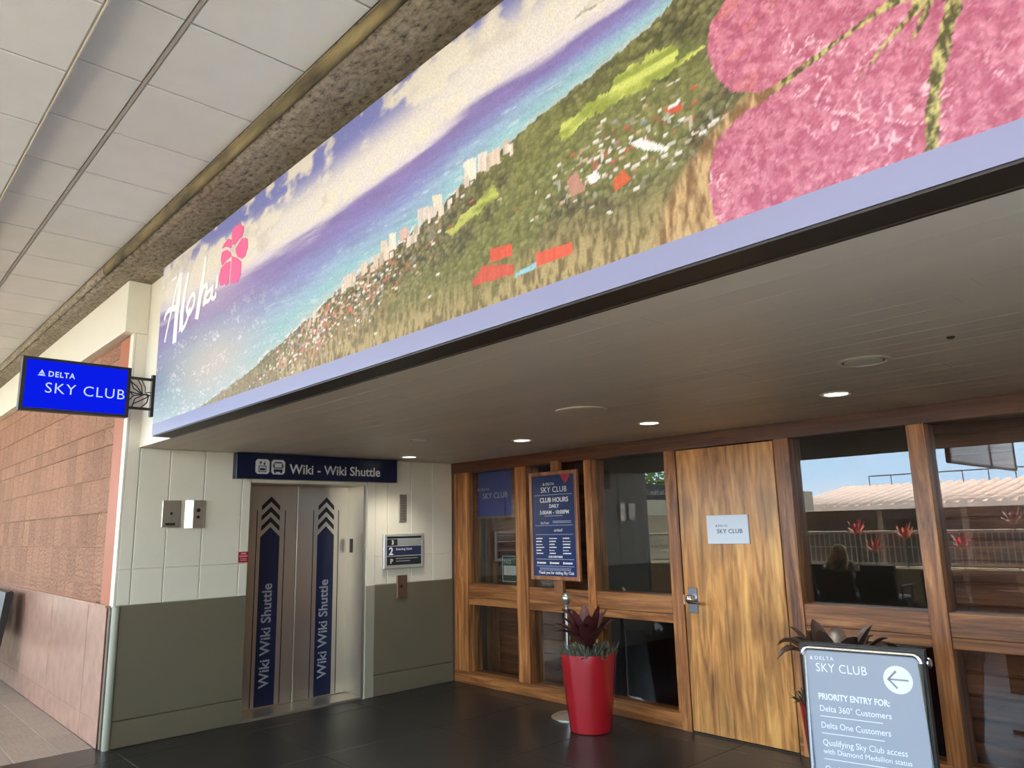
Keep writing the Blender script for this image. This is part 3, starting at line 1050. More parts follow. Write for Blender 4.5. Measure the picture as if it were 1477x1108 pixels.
    feats = [([(4.289, 2.472), (4.404, 2.457), (4.403, 2.413), (4.288, 2.421)], (216, 92, 66)),
             ([(4.522, 2.387), (4.682, 2.376), (4.682, 2.339), (4.523, 2.339)], (222, 96, 70)),
             ([(4.251, 2.421), (4.409, 2.381), (4.414, 2.345), (4.196, 2.358), (4.188, 2.376)], (204, 92, 70)),
             ([(4.42, 2.345), (4.52, 2.355), (4.52, 2.337), (4.42, 2.33)], (150, 200, 210)),
             ([(4.853, 2.517), (4.896, 2.54), (4.924, 2.498), (4.861, 2.478)], (206, 100, 60)),
             ([(4.669, 2.586), (4.712, 2.608), (4.748, 2.528), (4.684, 2.529)], (190, 140, 120)),
             ([(5.054, 2.665), (5.082, 2.66), (5.114, 2.654), (5.108, 2.631), (5.067, 2.642)], (206, 90, 64)),
             ([(4.922, 2.614), (4.967, 2.608), (5.059, 2.543), (5.054, 2.532), (4.97, 2.572)], (238, 234, 226)),
             ([(4.751, 2.574), (4.796, 2.575), (4.811, 2.542), (4.766, 2.54)], (236, 232, 226)),
             ([(5.064, 2.665), (5.106, 2.67), (5.105, 2.658), (5.072, 2.652)], (240, 238, 232)),
             ([(4.149, 2.863), (4.222, 2.856), (4.223, 2.767), (4.152, 2.782)], (240, 226, 206)),
             ([(4.23, 2.863), (4.284, 2.854), (4.287, 2.775), (4.236, 2.789)], (236, 216, 200)),
             ([(4.291, 2.838), (4.352, 2.845), (4.357, 2.779), (4.298, 2.781)], (226, 202, 180)),
             ([(3.953, 2.797), (4.012, 2.783), (4.015, 2.717), (3.958, 2.733)], (234, 216, 186)),
             ([(3.85, 2.774), (3.922, 2.764), (3.985, 2.736), (3.976, 2.704), (3.856, 2.715)], (216, 200, 186)),
             ([(3.581, 2.72), (3.63, 2.717), (3.642, 2.633), (3.592, 2.636)], (224, 204, 176)),
             ([(3.645, 2.734), (3.696, 2.727), (3.704, 2.651), (3.65, 2.655)], (236, 222, 200)),
             ([(3.274, 2.642), (3.358, 2.645), (3.365, 2.578), (3.283, 2.586)], (226, 206, 184)),
             ([(3.72, 2.72), (3.78, 2.73), (3.79, 2.68), (3.73, 2.67)], (214, 176, 160)),
             ([(3.42, 2.66), (3.47, 2.665), (3.48, 2.61), (3.43, 2.605)], (222, 202, 176)),
             ([(5.10, 2.80), (5.16, 2.83), (5.17, 2.80), (5.11, 2.785)], (104, 112, 60))]
    rt_ = np.random.RandomState(77)
    cx_s = [.68, 1.4, 1.65, 2.27, 2.66, 3.0, 3.26, 3.56, 3.75, 3.99, 4.145, 4.44, 4.79, 5.04]
    cz_s = [2.25, 2.255, 2.275, 2.366, 2.459, 2.526, 2.598, 2.644, 2.674, 2.724, 2.776, 2.84, 2.91, 2.946]
    for k in range(34):
        tx = 2.9 + 1.6 * rt_.rand()
        tw, th = 0.014 + 0.02 * rt_.rand(), 0.02 + 0.045 * rt_.rand()
        b0 = float(np.interp(tx, cx_s, cz_s)) - 0.02 - 0.03 * rt_.rand()
        g_ = rt_.rand()
        feats.append(([(tx, b0), (tx, b0 + th), (tx + tw, b0 + th), (tx + tw, b0)], (int(200 + 40 * g_), int(180 + 40 * g_), int(156 + 46 * g_))))
    for poly, c in feats:
        ins = inpoly(x, z, poly)
        base = C(*c)
        shade = 0.86 + 0.28 * fnoise(x * 3, z * 0.4, 40, 22, 1)
        col = np.where(ins[..., None], base * shade[..., None], col)
    # translucent pink hibiscus over the right end
    p1 = [(5.271, 2.887), (5.217, 2.842), (5.205, 2.77), (5.223, 2.679), (5.262, 2.618), (5.338, 2.578), (5.379, 2.576), (5.653, 2.645), (5.70, 2.68),
          (5.72, 2.9), (5.62, 3.05), (5.45, 3.05), (5.33, 2.96)]
    p2 = [(5.19, 2.255), (5.174, 2.362), (5.182, 2.425), (5.207, 2.494), (5.285, 2.539), (5.356, 2.548), (5.438, 2.571), (5.595, 2.620), (5.683, 2.627),
          (5.70, 2.63), (5.715, 2.614), (5.70, 2.59), (5.624, 2.54), (5.581, 2.498), (5.659, 2.553), (5.704, 2.577), (5.735, 2.60), (5.718, 2.563), (5.691, 2.516), (5.732, 2.561),
          (5.755, 2.60), (5.775, 2.58), (5.765, 2.542), (5.738, 2.485), (5.708, 2.363), (5.692, 2.255)]
    p3 = [(5.722, 2.255), (5.731, 2.341), (5.751, 2.419), (5.782, 2.515), (5.806, 2.572), (5.90, 2.66), (6.1, 2.80), (6.3, 2.84), (6.5, 2.78), (6.62, 2.6), (6.6, 2.255)]
    p4 = [(5.74, 2.68), (5.82, 2.63), (6.2, 2.86), (6.35, 3.05), (6.25, 3.3), (6.0, 3.36), (5.8, 3.2), (5.72, 2.95)]
    jx, jz = x + 0.012 * (fnoise(x, z, 50, 23, 2) - 0.5), z + 0.006 * (fnoise(x, z, 50, 24, 2) - 0.5)
    n5, n6 = fnoise(x + 0.4 * z, z - 0.3 * x, 42, 25, 4), fnoise(x * 2.0 + z, z * 0.9 - x, 26, 26, 3)
    grass = sstep(0.60, 0.66, fnoise(x * 1.4 + z * 2, z * 0.8 - x, 55, 27, 3))
    stemc = mix(np.broadcast_to(C(84, 78, 40), x.shape + (3,)), C(204, 192, 122), sstep(0.35, 0.72, fnoise(x * 2, z, 60, 28, 3)))
    col = np.where(((x > 5.40) & (z < 3.0) & (z > 2.24))[..., None], stemc, col)
    for p, j in ((p1, 0), (p4, 0), (p2, 1), (p3, 1)):
        ins = inpoly(jx if j else x, jz if j else z, p)
        pk = mix(np.broadcast_to(C(176, 88, 112), x.shape + (3,)), C(208, 130, 148), sstep(0.30, 0.70, n5 * 0.6 + n6 * 0.4))
        if j == 0:
            pk = mix(pk, C(206, 118, 104), sstep(0.5, 0.7, fnoise(x + z, z * 3 - x, 7, 29, 3)) * 0.6)
        pk = mix(pk, C(240, 176, 188), grass * 0.3)
        rid = 1 - np.abs(2 * fnoise(x * 1.1 + 0.5 * z, z * 1.1 - 0.4 * x, 17, 41, 3) - 1)
        pk = mix(pk, C(250, 196, 204), sstep(0.93, 0.985, rid) * sstep(0.45, 0.6, fnoise(x, z, 6, 42, 2)) * 0.9)
        pk = mix(pk, C(158, 74, 98), sstep(0.92, 0.98, 1 - np.abs(2 * fnoise(x * 1.3 - 0.6 * z, z + 0.5 * x, 21, 43, 3) - 1)) * 0.55)
        col = np.where(ins[..., None], pk, col)
    return np.clip(col * 0.74, 0, 1)


mu = thing('mural_panel', 'long printed mural of an aerial coastline hung above the club entrance', 'mural', (3.9, 0.02, 2.177))
box(0.695, 7.3, -0.033, 0.089, 2.184, 3.412).build('backing_box', DARK_METAL, mu)
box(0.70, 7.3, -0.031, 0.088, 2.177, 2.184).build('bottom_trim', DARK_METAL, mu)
box(0.695, 7.3, -0.037, -0.033, 2.184, 2.264).build('lavender_stripe', LAVENDER, mu)
NX, NZ = 1150, 208
gxv, gzv = np.meshgrid(np.linspace(0.695, 7.3, NX), np.linspace(2.264, 3.412, NZ), indexing='ij')
cols_ = mural_colours(gxv, gzv)
me = bpy.data.meshes.new('print')
po = ORG[mu.name]
co = np.stack([gxv - po[0], np.full_like(gxv, -0.037 - po[1]), gzv - po[2]], -1).reshape(-1, 3)
ii = (np.arange(NX - 1)[:, None] * NZ + np.arange(NZ - 1)[None, :]).ravel()
fc = np.stack([ii, ii + NZ, ii + NZ + 1, ii + 1], -1)
me.vertices.add(len(co))
me.vertices.foreach_set('co', co.astype(np.float32).ravel())
me.loops.add(fc.size)
me.loops.foreach_set('vertex_index', fc.astype(np.int32).ravel())
me.polygons.add(len(fc))
me.polygons.foreach_set('loop_start', np.arange(0, fc.size, 4, dtype=np.int32))
me.update(calc_edges=True)
at = me.color_attributes.new('print_colour', 'FLOAT_COLOR', 'POINT')
at.data.foreach_set('color', np.concatenate([cols_.reshape(-1, 3), np.ones((NX * NZ, 1))], 1).astype(np.float32).ravel())
m_, n_, l_, o_ = new_mat('mural_print')
b_ = n_.new('ShaderNodeBsdfPrincipled')
l_.new(b_.outputs[0], o_.inputs[0])
b_.inputs['Roughness'].default_value = 0.45
b_.inputs['Specular IOR Level'].default_value = 0.3
a_ = n_.new('ShaderNodeAttribute')
a_.attribute_name = 'print_colour'
t_ = n_.new('ShaderNodeTexCoord')
z_ = n_.new('ShaderNodeTexNoise')
z_.inputs['Scale'].default_value = 150
z_.inputs['Detail'].default_value = 4
l_.new(t_.outputs['Object'], z_.inputs['Vector'])
r_ = n_.new('ShaderNodeMapRange')
r_.inputs['From Min'].default_value = 0.3
r_.inputs['From Max'].default_value = 0.7
r_.inputs['To Min'].default_value = 0.86
r_.inputs['To Max'].default_value = 1.12
l_.new(z_.outputs['Fac'], r_.inputs['Value'])
h_ = n_.new('ShaderNodeHueSaturation')
l_.new(r_.outputs[0], h_.inputs['Value'])
l_.new(a_.outputs['Color'], h_.inputs['Color'])
l_.new(h_.outputs[0], b_.inputs['Base Color'])
me.materials.append(m_)
pr = bpy.data.objects.new('print', me)
COL.objects.link(pr)
pr.parent = mu
ORG[pr.name] = po


def brush(pts, w, name='lettering', mat=WHITE_PRINT, yy=-0.0385, parent=mu):
    """flat brush stroke on the mural plane through (x, z) points with per-point widths"""
    P = [Vector((p[0], p[1])) for p in pts]
    # resample smooth
    Q, Wd = [], []
    n = len(P)
    for i in range(n - 1):
        p0, p1, p2, p3 = P[max(i - 1, 0)], P[i], P[i + 1], P[min(i + 2, n - 1)]
        for k in range(6):
            t = k / 6.0
            Q.append(0.5 * ((2 * p1) + (p2 - p0) * t + (2 * p0 - 5 * p1 + 4 * p2 - p3) * t * t + (3 * p1 - p0 - 3 * p2 + p3) * t ** 3))
            Wd.append(w[i] * (1 - t) + w[i + 1] * t)
    Q.append(P[-1])
    Wd.append(w[-1])
    mb = MB()
    vs = []
    for i, q in enumerate(Q):
        d = (Q[min(i + 1, len(Q) - 1)] - Q[max(i - 1, 0)])
        d = d.normalized() if d.length > 1e-6 else Vector((0, 1))
        nn = Vector((-d.y, d.x)) * (Wd[i] / 2)
        for s_ in (1, -1):
            vs.append((q.x + nn.x * s_, yy, q.y + nn.y * s_))
            vs.append((q.x + nn.x * s_, yy + 0.0012, q.y + nn.y * s_))
    fs = []
    for i in range(len(Q) - 1):
        a = 4 * i
        fs += [(a, a + 4, a + 6, a + 2), (a + 1, a + 3, a + 7, a + 5), (a, a + 1, a + 5, a + 4), (a + 2, a + 6, a + 7, a + 3)]
    fs += [(0, 2, 3, 1), (4 * len(Q) - 4, 4 * len(Q) - 3, 4 * len(Q) - 1, 4 * len(Q) - 2)]
    return mb.add(vs, fs).build(name, mat, parent)


ALOHA = [
    ([(0.835, 2.827), (0.879, 2.926), (0.935, 3.031), (1.007, 3.177), (1.082, 3.275)], [0.019, 0.023, 0.027, 0.031, 0.038]),
    ([(1.088, 3.271), (1.071, 3.133), (1.048, 2.996), (1.039, 2.781)], [0.043, 0.056, 0.056, 0.055]),
    ([(0.797, 2.995), (0.832, 3.037), (0.919, 3.049), (1.096, 3.02)], [0.023, 0.027, 0.031, 0.038]),
    ([(0.899, 3.265), (1.0, 3.261)], [0.011, 0.018]),
    ([(1.229, 3.234), (1.192, 3.12), (1.154, 2.989), (1.152, 2.842)], [0.033, 0.046, 0.05, 0.054]),
    ([(1.159, 2.839), (1.229, 2.867), (1.281, 2.924), (1.302, 2.971)], [0.025, 0.025, 0.024, 0.02]),
    ([(1.281, 2.924), (1.248, 2.984), (1.313, 3.046), (1.374, 3.039), (1.367, 2.972), (1.295, 2.923)], [0.024, 0.029, 0.028, 0.024, 0.027, 0.028]),
    ([(1.534, 3.259), (1.519, 3.162), (1.478, 3.012), (1.437, 2.859)], [0.026, 0.041, 0.046, 0.049]),
    ([(1.461, 2.941), (1.524, 3.043), (1.587, 3.045), (1.567, 2.982), (1.545, 2.933), (1.587, 2.944)], [0.023, 0.026, 0.026, 0.026, 0.026, 0.019]),
    ([(1.665, 3.01), (1.595, 2.987), (1.572, 2.947), (1.639, 2.939), (1.688, 2.992)], [0.021, 0.026, 0.026, 0.022, 0.021]),
    ([(1.688, 3.025), (1.673, 2.955), (1.717, 2.929), (1.748, 2.96)], [0.025, 0.025, 0.021, 0.017]),
    ([(1.755, 3.065), (1.745, 2.985)], [0.021, 0.025]),
    ([(1.742, 2.946), (1.737, 2.924)], [0.023, 0.023]),
]
for k, (pts, w) in enumerate(ALOHA):
    brush(pts, [q * 1.35 for q in w], 'brush_stroke', yy=-0.0385 - 0.0002 * k)
PETALS = [
    [(1.956, 3.206), (1.945, 3.266), (1.95, 3.304), (1.994, 3.314), (2.041, 3.308), (2.059, 3.313), (2.085, 3.288), (2.116, 3.274), (2.119, 3.245), (2.096, 3.218), (2.043, 3.211), (2.0, 3.197)],
    [(2.013, 3.165), (2.097, 3.205), (2.138, 3.189), (2.148, 3.192), (2.179, 3.174), (2.185, 3.12), (2.156, 3.076), (2.113, 3.071), (2.047, 3.104), (2.016, 3.141)],
    [(1.962, 3.133), (2.039, 3.099), (2.106, 3.056), (2.105, 2.983), (2.074, 2.945), (2.021, 2.948), (1.975, 2.953), (1.959, 2.965), (1.955, 3.04)],
    [(1.943, 3.107), (1.936, 3.046), (1.926, 2.973), (1.889, 2.967), (1.864, 2.986), (1.83, 2.983), (1.801, 2.991), (1.774, 3.042), (1.796, 3.101), (1.87, 3.116)],
    [(1.952, 3.136), (1.887, 3.131), (1.813, 3.116), (1.788, 3.16), (1.801, 3.205), (1.879, 3.198), (1.939, 3.163)],
    [(1.945, 3.198), (1.939, 3.244), (1.889, 3.267), (1.824, 3.251), (1.798, 3.23), (1.856, 3.225), (1.936, 3.192)]]
for p in PETALS:
    MB().prism(p, (0, -0.0398, 0), RX, UZ, (0, 1, 0), 0.0018).build('petal', PINK_PRINT, mu)

# ================================================================== BLADE SIGN
BLUE_LIT, _n, _l, _o = new_mat('blue_lightbox')
_e = _n.new('ShaderNodeEmission')
_e.inputs['Color'].default_value = (0.003, 0.012, 0.80, 1)
_e.inputs['Strength'].default_value = 1.0
_l.new(_e.outputs[0], _o.inputs[0])
LETTER_LIT, _n, _l, _o = new_mat('white_lightbox_lettering')
_e = _n.new('ShaderNodeEmission')
_e.inputs['Color'].default_value = (0.62, 0.74, 1.0, 1)
_e.inputs['Strength'].default_value = 0.95
_l.new(_e.outputs[0], _o.inputs[0])
bs = thing('blade_sign', 'glowing blue lightbox sign in a black frame projecting from the fascia', 'sign', (0.3, -0.35, 2.358))
XB = 0.30
MB().box(XB - 0.07, XB, -0.776, -0.09, 2.358, 2.376).box(XB - 0.07, XB, -0.776, -0.09, 2.712, 2.73).box(XB - 0.07, XB, -0.776, -0.752, 2.376, 2.712).box(
    XB - 0.07, XB, -0.114, -0.09, 2.376, 2.712).build('frame', BLACK, bs)
box(XB - 0.066, XB - 0.006, -0.752, -0.114, 2.376, 2.712).build('lightbox', BLUE_LIT, bs)
text('DELTA', 0.054, LETTER_LIT, bs, (XB - 0.006, -0.62, 2.603), RY, UZ, bold=0.0010, spacing=1.18, squash=0.9)
text('SKY CLUB', 0.105, LETTER_LIT, bs, (XB - 0.006, -0.634, 2.488), RY, UZ, bold=-0.0005, spacing=1.12)
delta_mark(bs, (XB - 0.0065, -0.684, 2.603), RY, UZ, 0.052, LETTER_LIT, (1, 0, 0))
br_ = MB().box(XB - 0.055, XB - 0.025, -0.09, 0.088, 2.655, 2.672).box(XB - 0.055, XB - 0.025, -0.09, 0.088, 2.428, 2.445).box(
    XB - 0.06, XB - 0.02, 0.066, 0.0885, 2.38, 2.70).build('bracket', BLACK, bs)


def tracery(pts):
    return MB().tube([(XB - 0.04, y, z) for y, z in pts], 0.0045, 6)


def yz(a, b):   # fractions of the bracket opening
    return (-0.09 + 0.156 * a, 2.445 + 0.21 * b)


for cv in ([(0, .95), (.35, .75), (.62, .48)], [(0, .55), (.3, .5), (.62, .48)], [(.05, .97), (.2, .68), (.62, .48)], [(.38, 1), (.55, .8), (.62, .48)],
           [(.55, 1), (.72, .75), (.75, .55), (1, .58)], [(.62, .48), (.8, .5), (1, .45)], [(.62, .44), (.3, .3), (.2, 0)], [(.9, .42), (.55, .25), (.22, .1)],
           [(.9, .4), (.85, .2), (.6, 0)], [(0, .2), (.25, .42), (.6, .46)], [(0, .6), (.2, .42)], [(.62, .46), (.78, .48), (.92, .42)]):
    tracery([yz(*q) for q in cv]).build('tracery', BLACK, br_)

# ================================================================== ELEVATOR
XD = -0.30
el = S(empty('door_2', (XD, 1.57, 0.0)), 'stainless steel lift doors with navy arrow strips and shuttle lettering', 'door')
box(XD - 0.06, XD - 0.03, 0.99, 2.14, 0, 1.93).build('car_panel', DARK_METAL, el)
LFY = [(1.0, 1.578), (1.584, 2.136)]
for (a, b), (s0, s1), (l0, l1) in zip(LFY, ((1.232, 1.414), (1.792, 1.966)), ((1.196, 1.462), (1.748, 2.012))):
    leaf = MB().bbox(XD - 0.03, XD, a, b, 0.02, 1.922, '+x', 0.003).build('door_leaf', STEEL, el)
    c = (s0 + s1) / 2
    w = s1 - s0
    MB().prism([(s0, 0.03), (s1, 0.03), (s1, 1.463), (c, 1.55), (s0, 1.463)], (XD + 0.0003, 0, 0), RY, UZ, (1, 0, 0), 0.001).build('arrow_strip', NAVY, leaf)
    for k in range(3):
        zt = 1.64 + 0.091 * k
        MB().prism([(s0 + 0.004, zt - 0.082), (s0 + 0.004, zt - 0.126), (c, zt - 0.046), (s1 - 0.004, zt - 0.126), (s1 - 0.004, zt - 0.082), (c, zt)],
                   (XD + 0.0003, 0, 0), RY, UZ, (1, 0, 0), 0.001).build('chevron', plain('black_print', (18, 18, 26), 0.4), leaf)
    for ly in (l0, l1):
        box(XD + 0.0002, XD + 0.0012, ly - 0.004, ly + 0.004, 0.03, 1.70).build('pinstripe', NAVY, leaf)
    text('Wiki Wiki Shuttle', 0.128, plain('grey_lettering', (150, 152, 158), 0.5), leaf, (XD + 0.0016, c + 0.034, 0.18), (0, 0, 1), (0, -1, 0), bold=0.0018, squash=0.94)
box(XD - 0.06, -0.012, 2.112, 2.1375, 0.0, 1.925).build('jamb_return', STEEL, el)
box(XD - 0.06, -0.012, 0.9985, 1.006, 0.0, 1.925).build('jamb_return', STEEL_LIGHT, el)
box(XD - 0.06, -0.012, 1.006, 2.112, 1.922, 1.9249).build('head_return', STEEL_LIGHT, el)
box(XD - 0.06, -0.002, 1.006, 2.112, 0.0, 0.018).build('sill', STEEL_LIGHT, el)
MB().bbox(-0.246, -0.196, 2.106, 2.112, 1.295, 1.425, '-y', 0.002).build('indicator_plate', BLACK, el)

# sign over the lift
es = thing('shuttle_sign', 'navy shuttle sign with lift and bus pictograms above the steel doors', 'sign', (0.04, 1.665, 1.95))
MB().bbox(0.001, 0.075, 0.832, 2.434, 1.952, 2.168, '+x', 0.003).build('panel', NAVY_DARK, es)
text('Wiki - Wiki Shuttle', 0.118, GREY_PRINT, es, (0.0755, 1.306, 2.005), RY, UZ, bold=0.0016, squash=1.0)
for k, yb in enumerate((0.994, 1.136)):
    p = 0.018
    sq_ = [(yb + p, 1.994), (yb + 0.125 - p, 1.994), (yb + 0.125, 1.994 + p), (yb + 0.125, 2.12 - p), (yb + 0.125 - p, 2.12), (yb + p, 2.12), (yb, 2.12 - p), (yb, 1.994 + p)]
    pg = MB().prism(sq_, (0.0752, 0, 0), RY, UZ, (1, 0, 0), 0.001).build('pictogram', GREY_PRINT, es)
    m = MB()

    def rect(a, b, c_, d_):
        m.box(0.0762, 0.0770, yb + a, yb + b, 1.994 + c_, 1.994 + d_)
    if k == 0:
        rect(.028, .097, .016, .022); rect(.028, .034, .016, .07); rect(.091, .097, .016, .07); rect(.028, .097, .064, .07)
        rect(.04, .085, .03, .05)
        for yy, s_ in ((.045, 1), (.08, -1)):
            m.prism([(yb + yy - .012, 1.994 + .092), (yb + yy + .012, 1.994 + .092), (yb + yy, 1.994 + .092 + .02 * s_)], (0.0762, 0, 0), RY, UZ, (1, 0, 0), 0.0008)
            rect(yy - .003, yy + .003, .078, .108)
    else:
        rect(.022, .103, .052, .06); rect(.022, .030, .052, .098); rect(.095, .103, .052, .098); rect(.03, .095, .096, .106)
        rect(.022, .103, .022, .044); rect(.028, .042, .010, .022); rect(.083, .097, .010, .022)
        rect(.014, .02, .06, .085); rect(.105, .111, .06, .085)
    m.build('symbol', NAVY_DARK, pg)

# ---- things on the lift wall
cp = thing('intercom_cover', 'dull steel intercom cover with one small dark button on the white wall', 'intercom', (0.0, 0.352, 1.56))
MB().bbox(0.0, 0.022, 0.283, 0.422, 1.560, 1.768, '+x', 0.004).build('plate', STEEL, cp)
MB().lathe([(0.011, 0), (0.011, 0.004), (0.008, 0.006)], (0.022, 0.352, 1.666), 14, 'x').build('button', BLACK, cp)
box(0.022, 0.0235, 0.312, 0.385, 1.574, 1.592).build('nameplate', DARK_METAL, cp)
cp = thing('key_switch_housing', 'bright angular steel switch housing with two dark round ports beside the intercom cover', 'switch', (0.0, 0.535, 1.55))
MB().prism([(0.462, 0.0), (0.615, 0.0), (0.615, 0.018), (0.60, 0.034), (0.515, 0.034)], (0, 0, 1.550), (0, 1, 0), (1, 0, 0), (0, 0, 1), 0.219).build('housing', STEEL_LIGHT, cp)
for zz, rr in ((1.690, 0.016), (1.636, 0.013)):
    MB().lathe([(rr, 0), (rr, 0.003), (rr * 0.6, 0.004)], (0.034, 0.555, zz), 16, 'x').build('port', BLACK, cp)
rs = thing('fire_notice', 'small red safety notice beside the lift doors', 'sign', (0.001, 0.957, 1.262))
box(0.0, 0.0035, 0.914, 0.998, 1.262, 1.349).build('plate', plain('notice_red', (150, 18, 34), 0.4), rs)
m = MB()
for zz, a, b, h in ((1.328, .935, .978, .012), (1.308, .922, .992, .010), (1.29, .93, .985, .005), (1.277, .93, .985, .005)):
    m.box(0.0035, 0.0042, a, b, zz, zz + h)
m.build('printed_lines', plain('notice_pink', (214, 150, 156), 0.5), rs)['kind'] = 'stuff'
la = thing('lantern_strip', 'slim vertical steel indicator strip above the floor directory', 'wall plate', (0.0, 2.55, 1.578))
MB().bbox(0.0, 0.012, 2.507, 2.592, 1.578, 1.842, '+x', 0.002).build('plate', plain('grey_steel', (140, 134, 122), 0.4, 0.6), la)
m = MB()
for k in range(9):
    m.box(0.012, 0.013, 2.52, 2.58, 1.60 + 0.026 * k, 1.603 + 0.026 * k)
m.build('louvre_lines', DARK_METAL, la)['kind'] = 'stuff'
dsn = thing('floor_directory', 'framed floor directory listing levels on the wall beside the lift', 'sign', (0.01, 2.55, 1.132))
MB().bbox(0.0, 0.03, 2.318, 2.786, 1.132, 1.46, '+x', 0.006).build('frame', plain('silver_frame', (196, 196, 192), 0.3, 0.5), dsn)
for z0, z1, mt, nm in ((1.418, 1.436, BLACK, 'heading_bar'), (1.350, 1.410, plain('pale_band', (150, 154, 148), 0.4), 'level_band'),
                       (1.256, 1.342, plain('blue_band', (42, 48, 78), 0.4), 'level_band'), (1.166, 1.246, plain('green_black_band', (34, 38, 36), 0.4), 'level_band')):
    box(0.03, 0.0315, 2.352, 2.752, z0, z1).build(nm, mt, dsn)
box(0.0315, 0.0325, 2.352, 2.47, 1.350, 1.410).build('level_block', plain('green_black_band', (34, 38, 36)), dsn)
text('3', 0.055, WHITE_PRINT, dsn, (0.0326, 2.40, 1.361), RY, UZ, bold=0.001)
text('2', 0.10, WHITE_PRINT, dsn, (0.0326, 2.372, 1.264), RY, UZ, bold=0.002)
text('P', 0.062, WHITE_PRINT, dsn, (0.0326, 2.388, 1.182), RY, UZ, bold=0.001)
text('Boarding Gates', 0.030, GREY_PRINT, dsn, (0.0326, 2.455, 1.306), RY, UZ)
m = MB()
for zz, a, b in ((1.384, 2.49, 2.66), (1.222, 2.455, 2.71), (1.198, 2.455, 2.62)):
    m.box(0.0315, 0.0327, a, b, zz, zz + 0.008)
m.build('printed_lines', plain('grey_lettering', (150, 152, 158)), dsn)['kind'] = 'stuff'
cb = thing('call_button', 'narrow steel call button plate at the top edge of the olive wainscot', 'call button', (0.006, 2.54, 0.855))
MB().bbox(0.006, 0.022, 2.478, 2.596, 0.855, 1.066, '+x', 0.003).build('plate', plain('bronze_steel', (134, 112, 92), 0.35, 0.8), cb)
MB().lathe([(0.014, 0), (0.014, 0.005), (0.009, 0.008)], (0.022, 2.525, 0.965), 14, 'x').build('button', BLACK, cb)

# ================================================================== SOFFIT FITTINGS
LAMP_ON, _n, _l, _o = new_mat('lamp_lens_lit')
_e = _n.new('ShaderNodeEmission')
_e.inputs['Color'].default_value = (1.0, 0.95, 0.86, 1)
_e.inputs['Strength'].default_value = 5.0
_l.new(_e.outputs[0], _o.inputs[0])
LAMP_OFF = plain('lamp_lens_frosted', (228, 230, 216), 0.4)


def downlight(x, y, r, lit, label, group):
    t = thing('downlight', label, 'downlight', (x, y, HS - 0.006), group)
    MB().lathe([(r * 1.28, 0.0), (r * 1.30, -0.004), (r * 1.12, -0.007), (r * 1.02, 0.0)], (x, y, HS), 28).build('trim_ring', SOFFIT, t, smooth=True)
    MB().lathe([(r * 1.02, 0.0005), (r * 1.02, -0.003), (r * 0.92, -0.003)], (x, y, HS), 28).build('baffle', BLACK, t)
    MB().lathe([(r * 0.92, 0.0), (r * 0.92, -0.0045), (r * 0.5, -0.006)], (x, y, HS), 28).build('lens', LAMP_ON if lit else LAMP_OFF, t, smooth=True)
    if lit:
        ld = bpy.data.lights.new('downlight_lamp', 'SPOT')
        ld.energy = 40
        ld.spot_size = math.radians(115)
        ld.spot_blend = 0.8
        ld.shadow_soft_size = r * 0.9
        ld.color = (1.0, 0.93, 0.82)
        lo = bpy.data.objects.new('downlight_lamp', ld)
        COL.objects.link(lo)
        lo.parent = t
        lo.location = (0, 0, -0.02)


for x, y, lb in ((0.41, 2.34, 'lit round downlight in the soffit nearest the lift sign'), (1.96, 2.33, 'lit round downlight in the soffit above the hours board'),
                 (3.16, 2.38, 'lit round downlight in the soffit in front of the wooden door'), (4.464, 2.31, 'lit round downlight in the soffit past the wooden door')):
    downlight(x, y, 0.066, True, lb, 'lit soffit downlights along the storefront')
downlight(1.569, 1.614, 0.062, False, 'small unlit downlight in the soffit between speaker and lift', 'unlit soffit downlights')
downlight(4.905, 1.575, 0.085, False, 'large unlit frosted downlight in the soffit near the mural edge', 'unlit soffit downlights')
sp = thing('ceiling_speaker', 'flat round soffit speaker painted like the boards', 'speaker', (3.26, 1.58, HS - 0.012))
MB().lathe([(0.155, 0), (0.155, -0.006), (0.135, -0.012), (0.095, -0.010)], (3.26, 1.58, HS), 32).build('rim', SOFFIT, sp, smooth=True)
MB().lathe([(0.094, 0), (0.094, -0.007), (0.05, -0.008)], (3.26, 1.58, HS), 32).build('grille', plain('grille_brown', (112, 104, 94), 0.7), sp, smooth=True)
MB().lathe([(0.016, 0), (0.012, -0.006), (0.005, -0.008)], (5.299, 1.407, HS), 12).build('hook_plate', DARK_METAL, tag(empty('ceiling_hook', (5.299, 1.407, HS)), 'tiny dark hook in the soffit beside the large unlit downlight', 'hook'))

# ================================================================== SIGNS ON THE STOREFRONT
pl = thing('door_plaque', 'pale grey club name plaque screwed to the wooden door', 'sign', (3.215, D, 1.345))
MB().bbox(3.046, 3.384, D - 0.006, D + 0.006, 1.345, 1.551, '-y', 0.002).build('plate', plain('pale_plaque', (196, 204, 212), 0.3), pl)
INK = plain('grey_ink', (92, 100, 112), 0.5)
text('SKY CLUB', 0.044, INK, pl, (3.128, D - 0.0068, 1.420), RX, UZ, bold=0.0006, spacing=1.08)
text('DELTA', 0.022, INK, pl, (3.142, D - 0.0068, 1.467), RX, UZ, spacing=1.2)
delta_mark(pl, (3.118, D - 0.0066, 1.467), RX, UZ, 0.02, INK, (0, -1, 0))

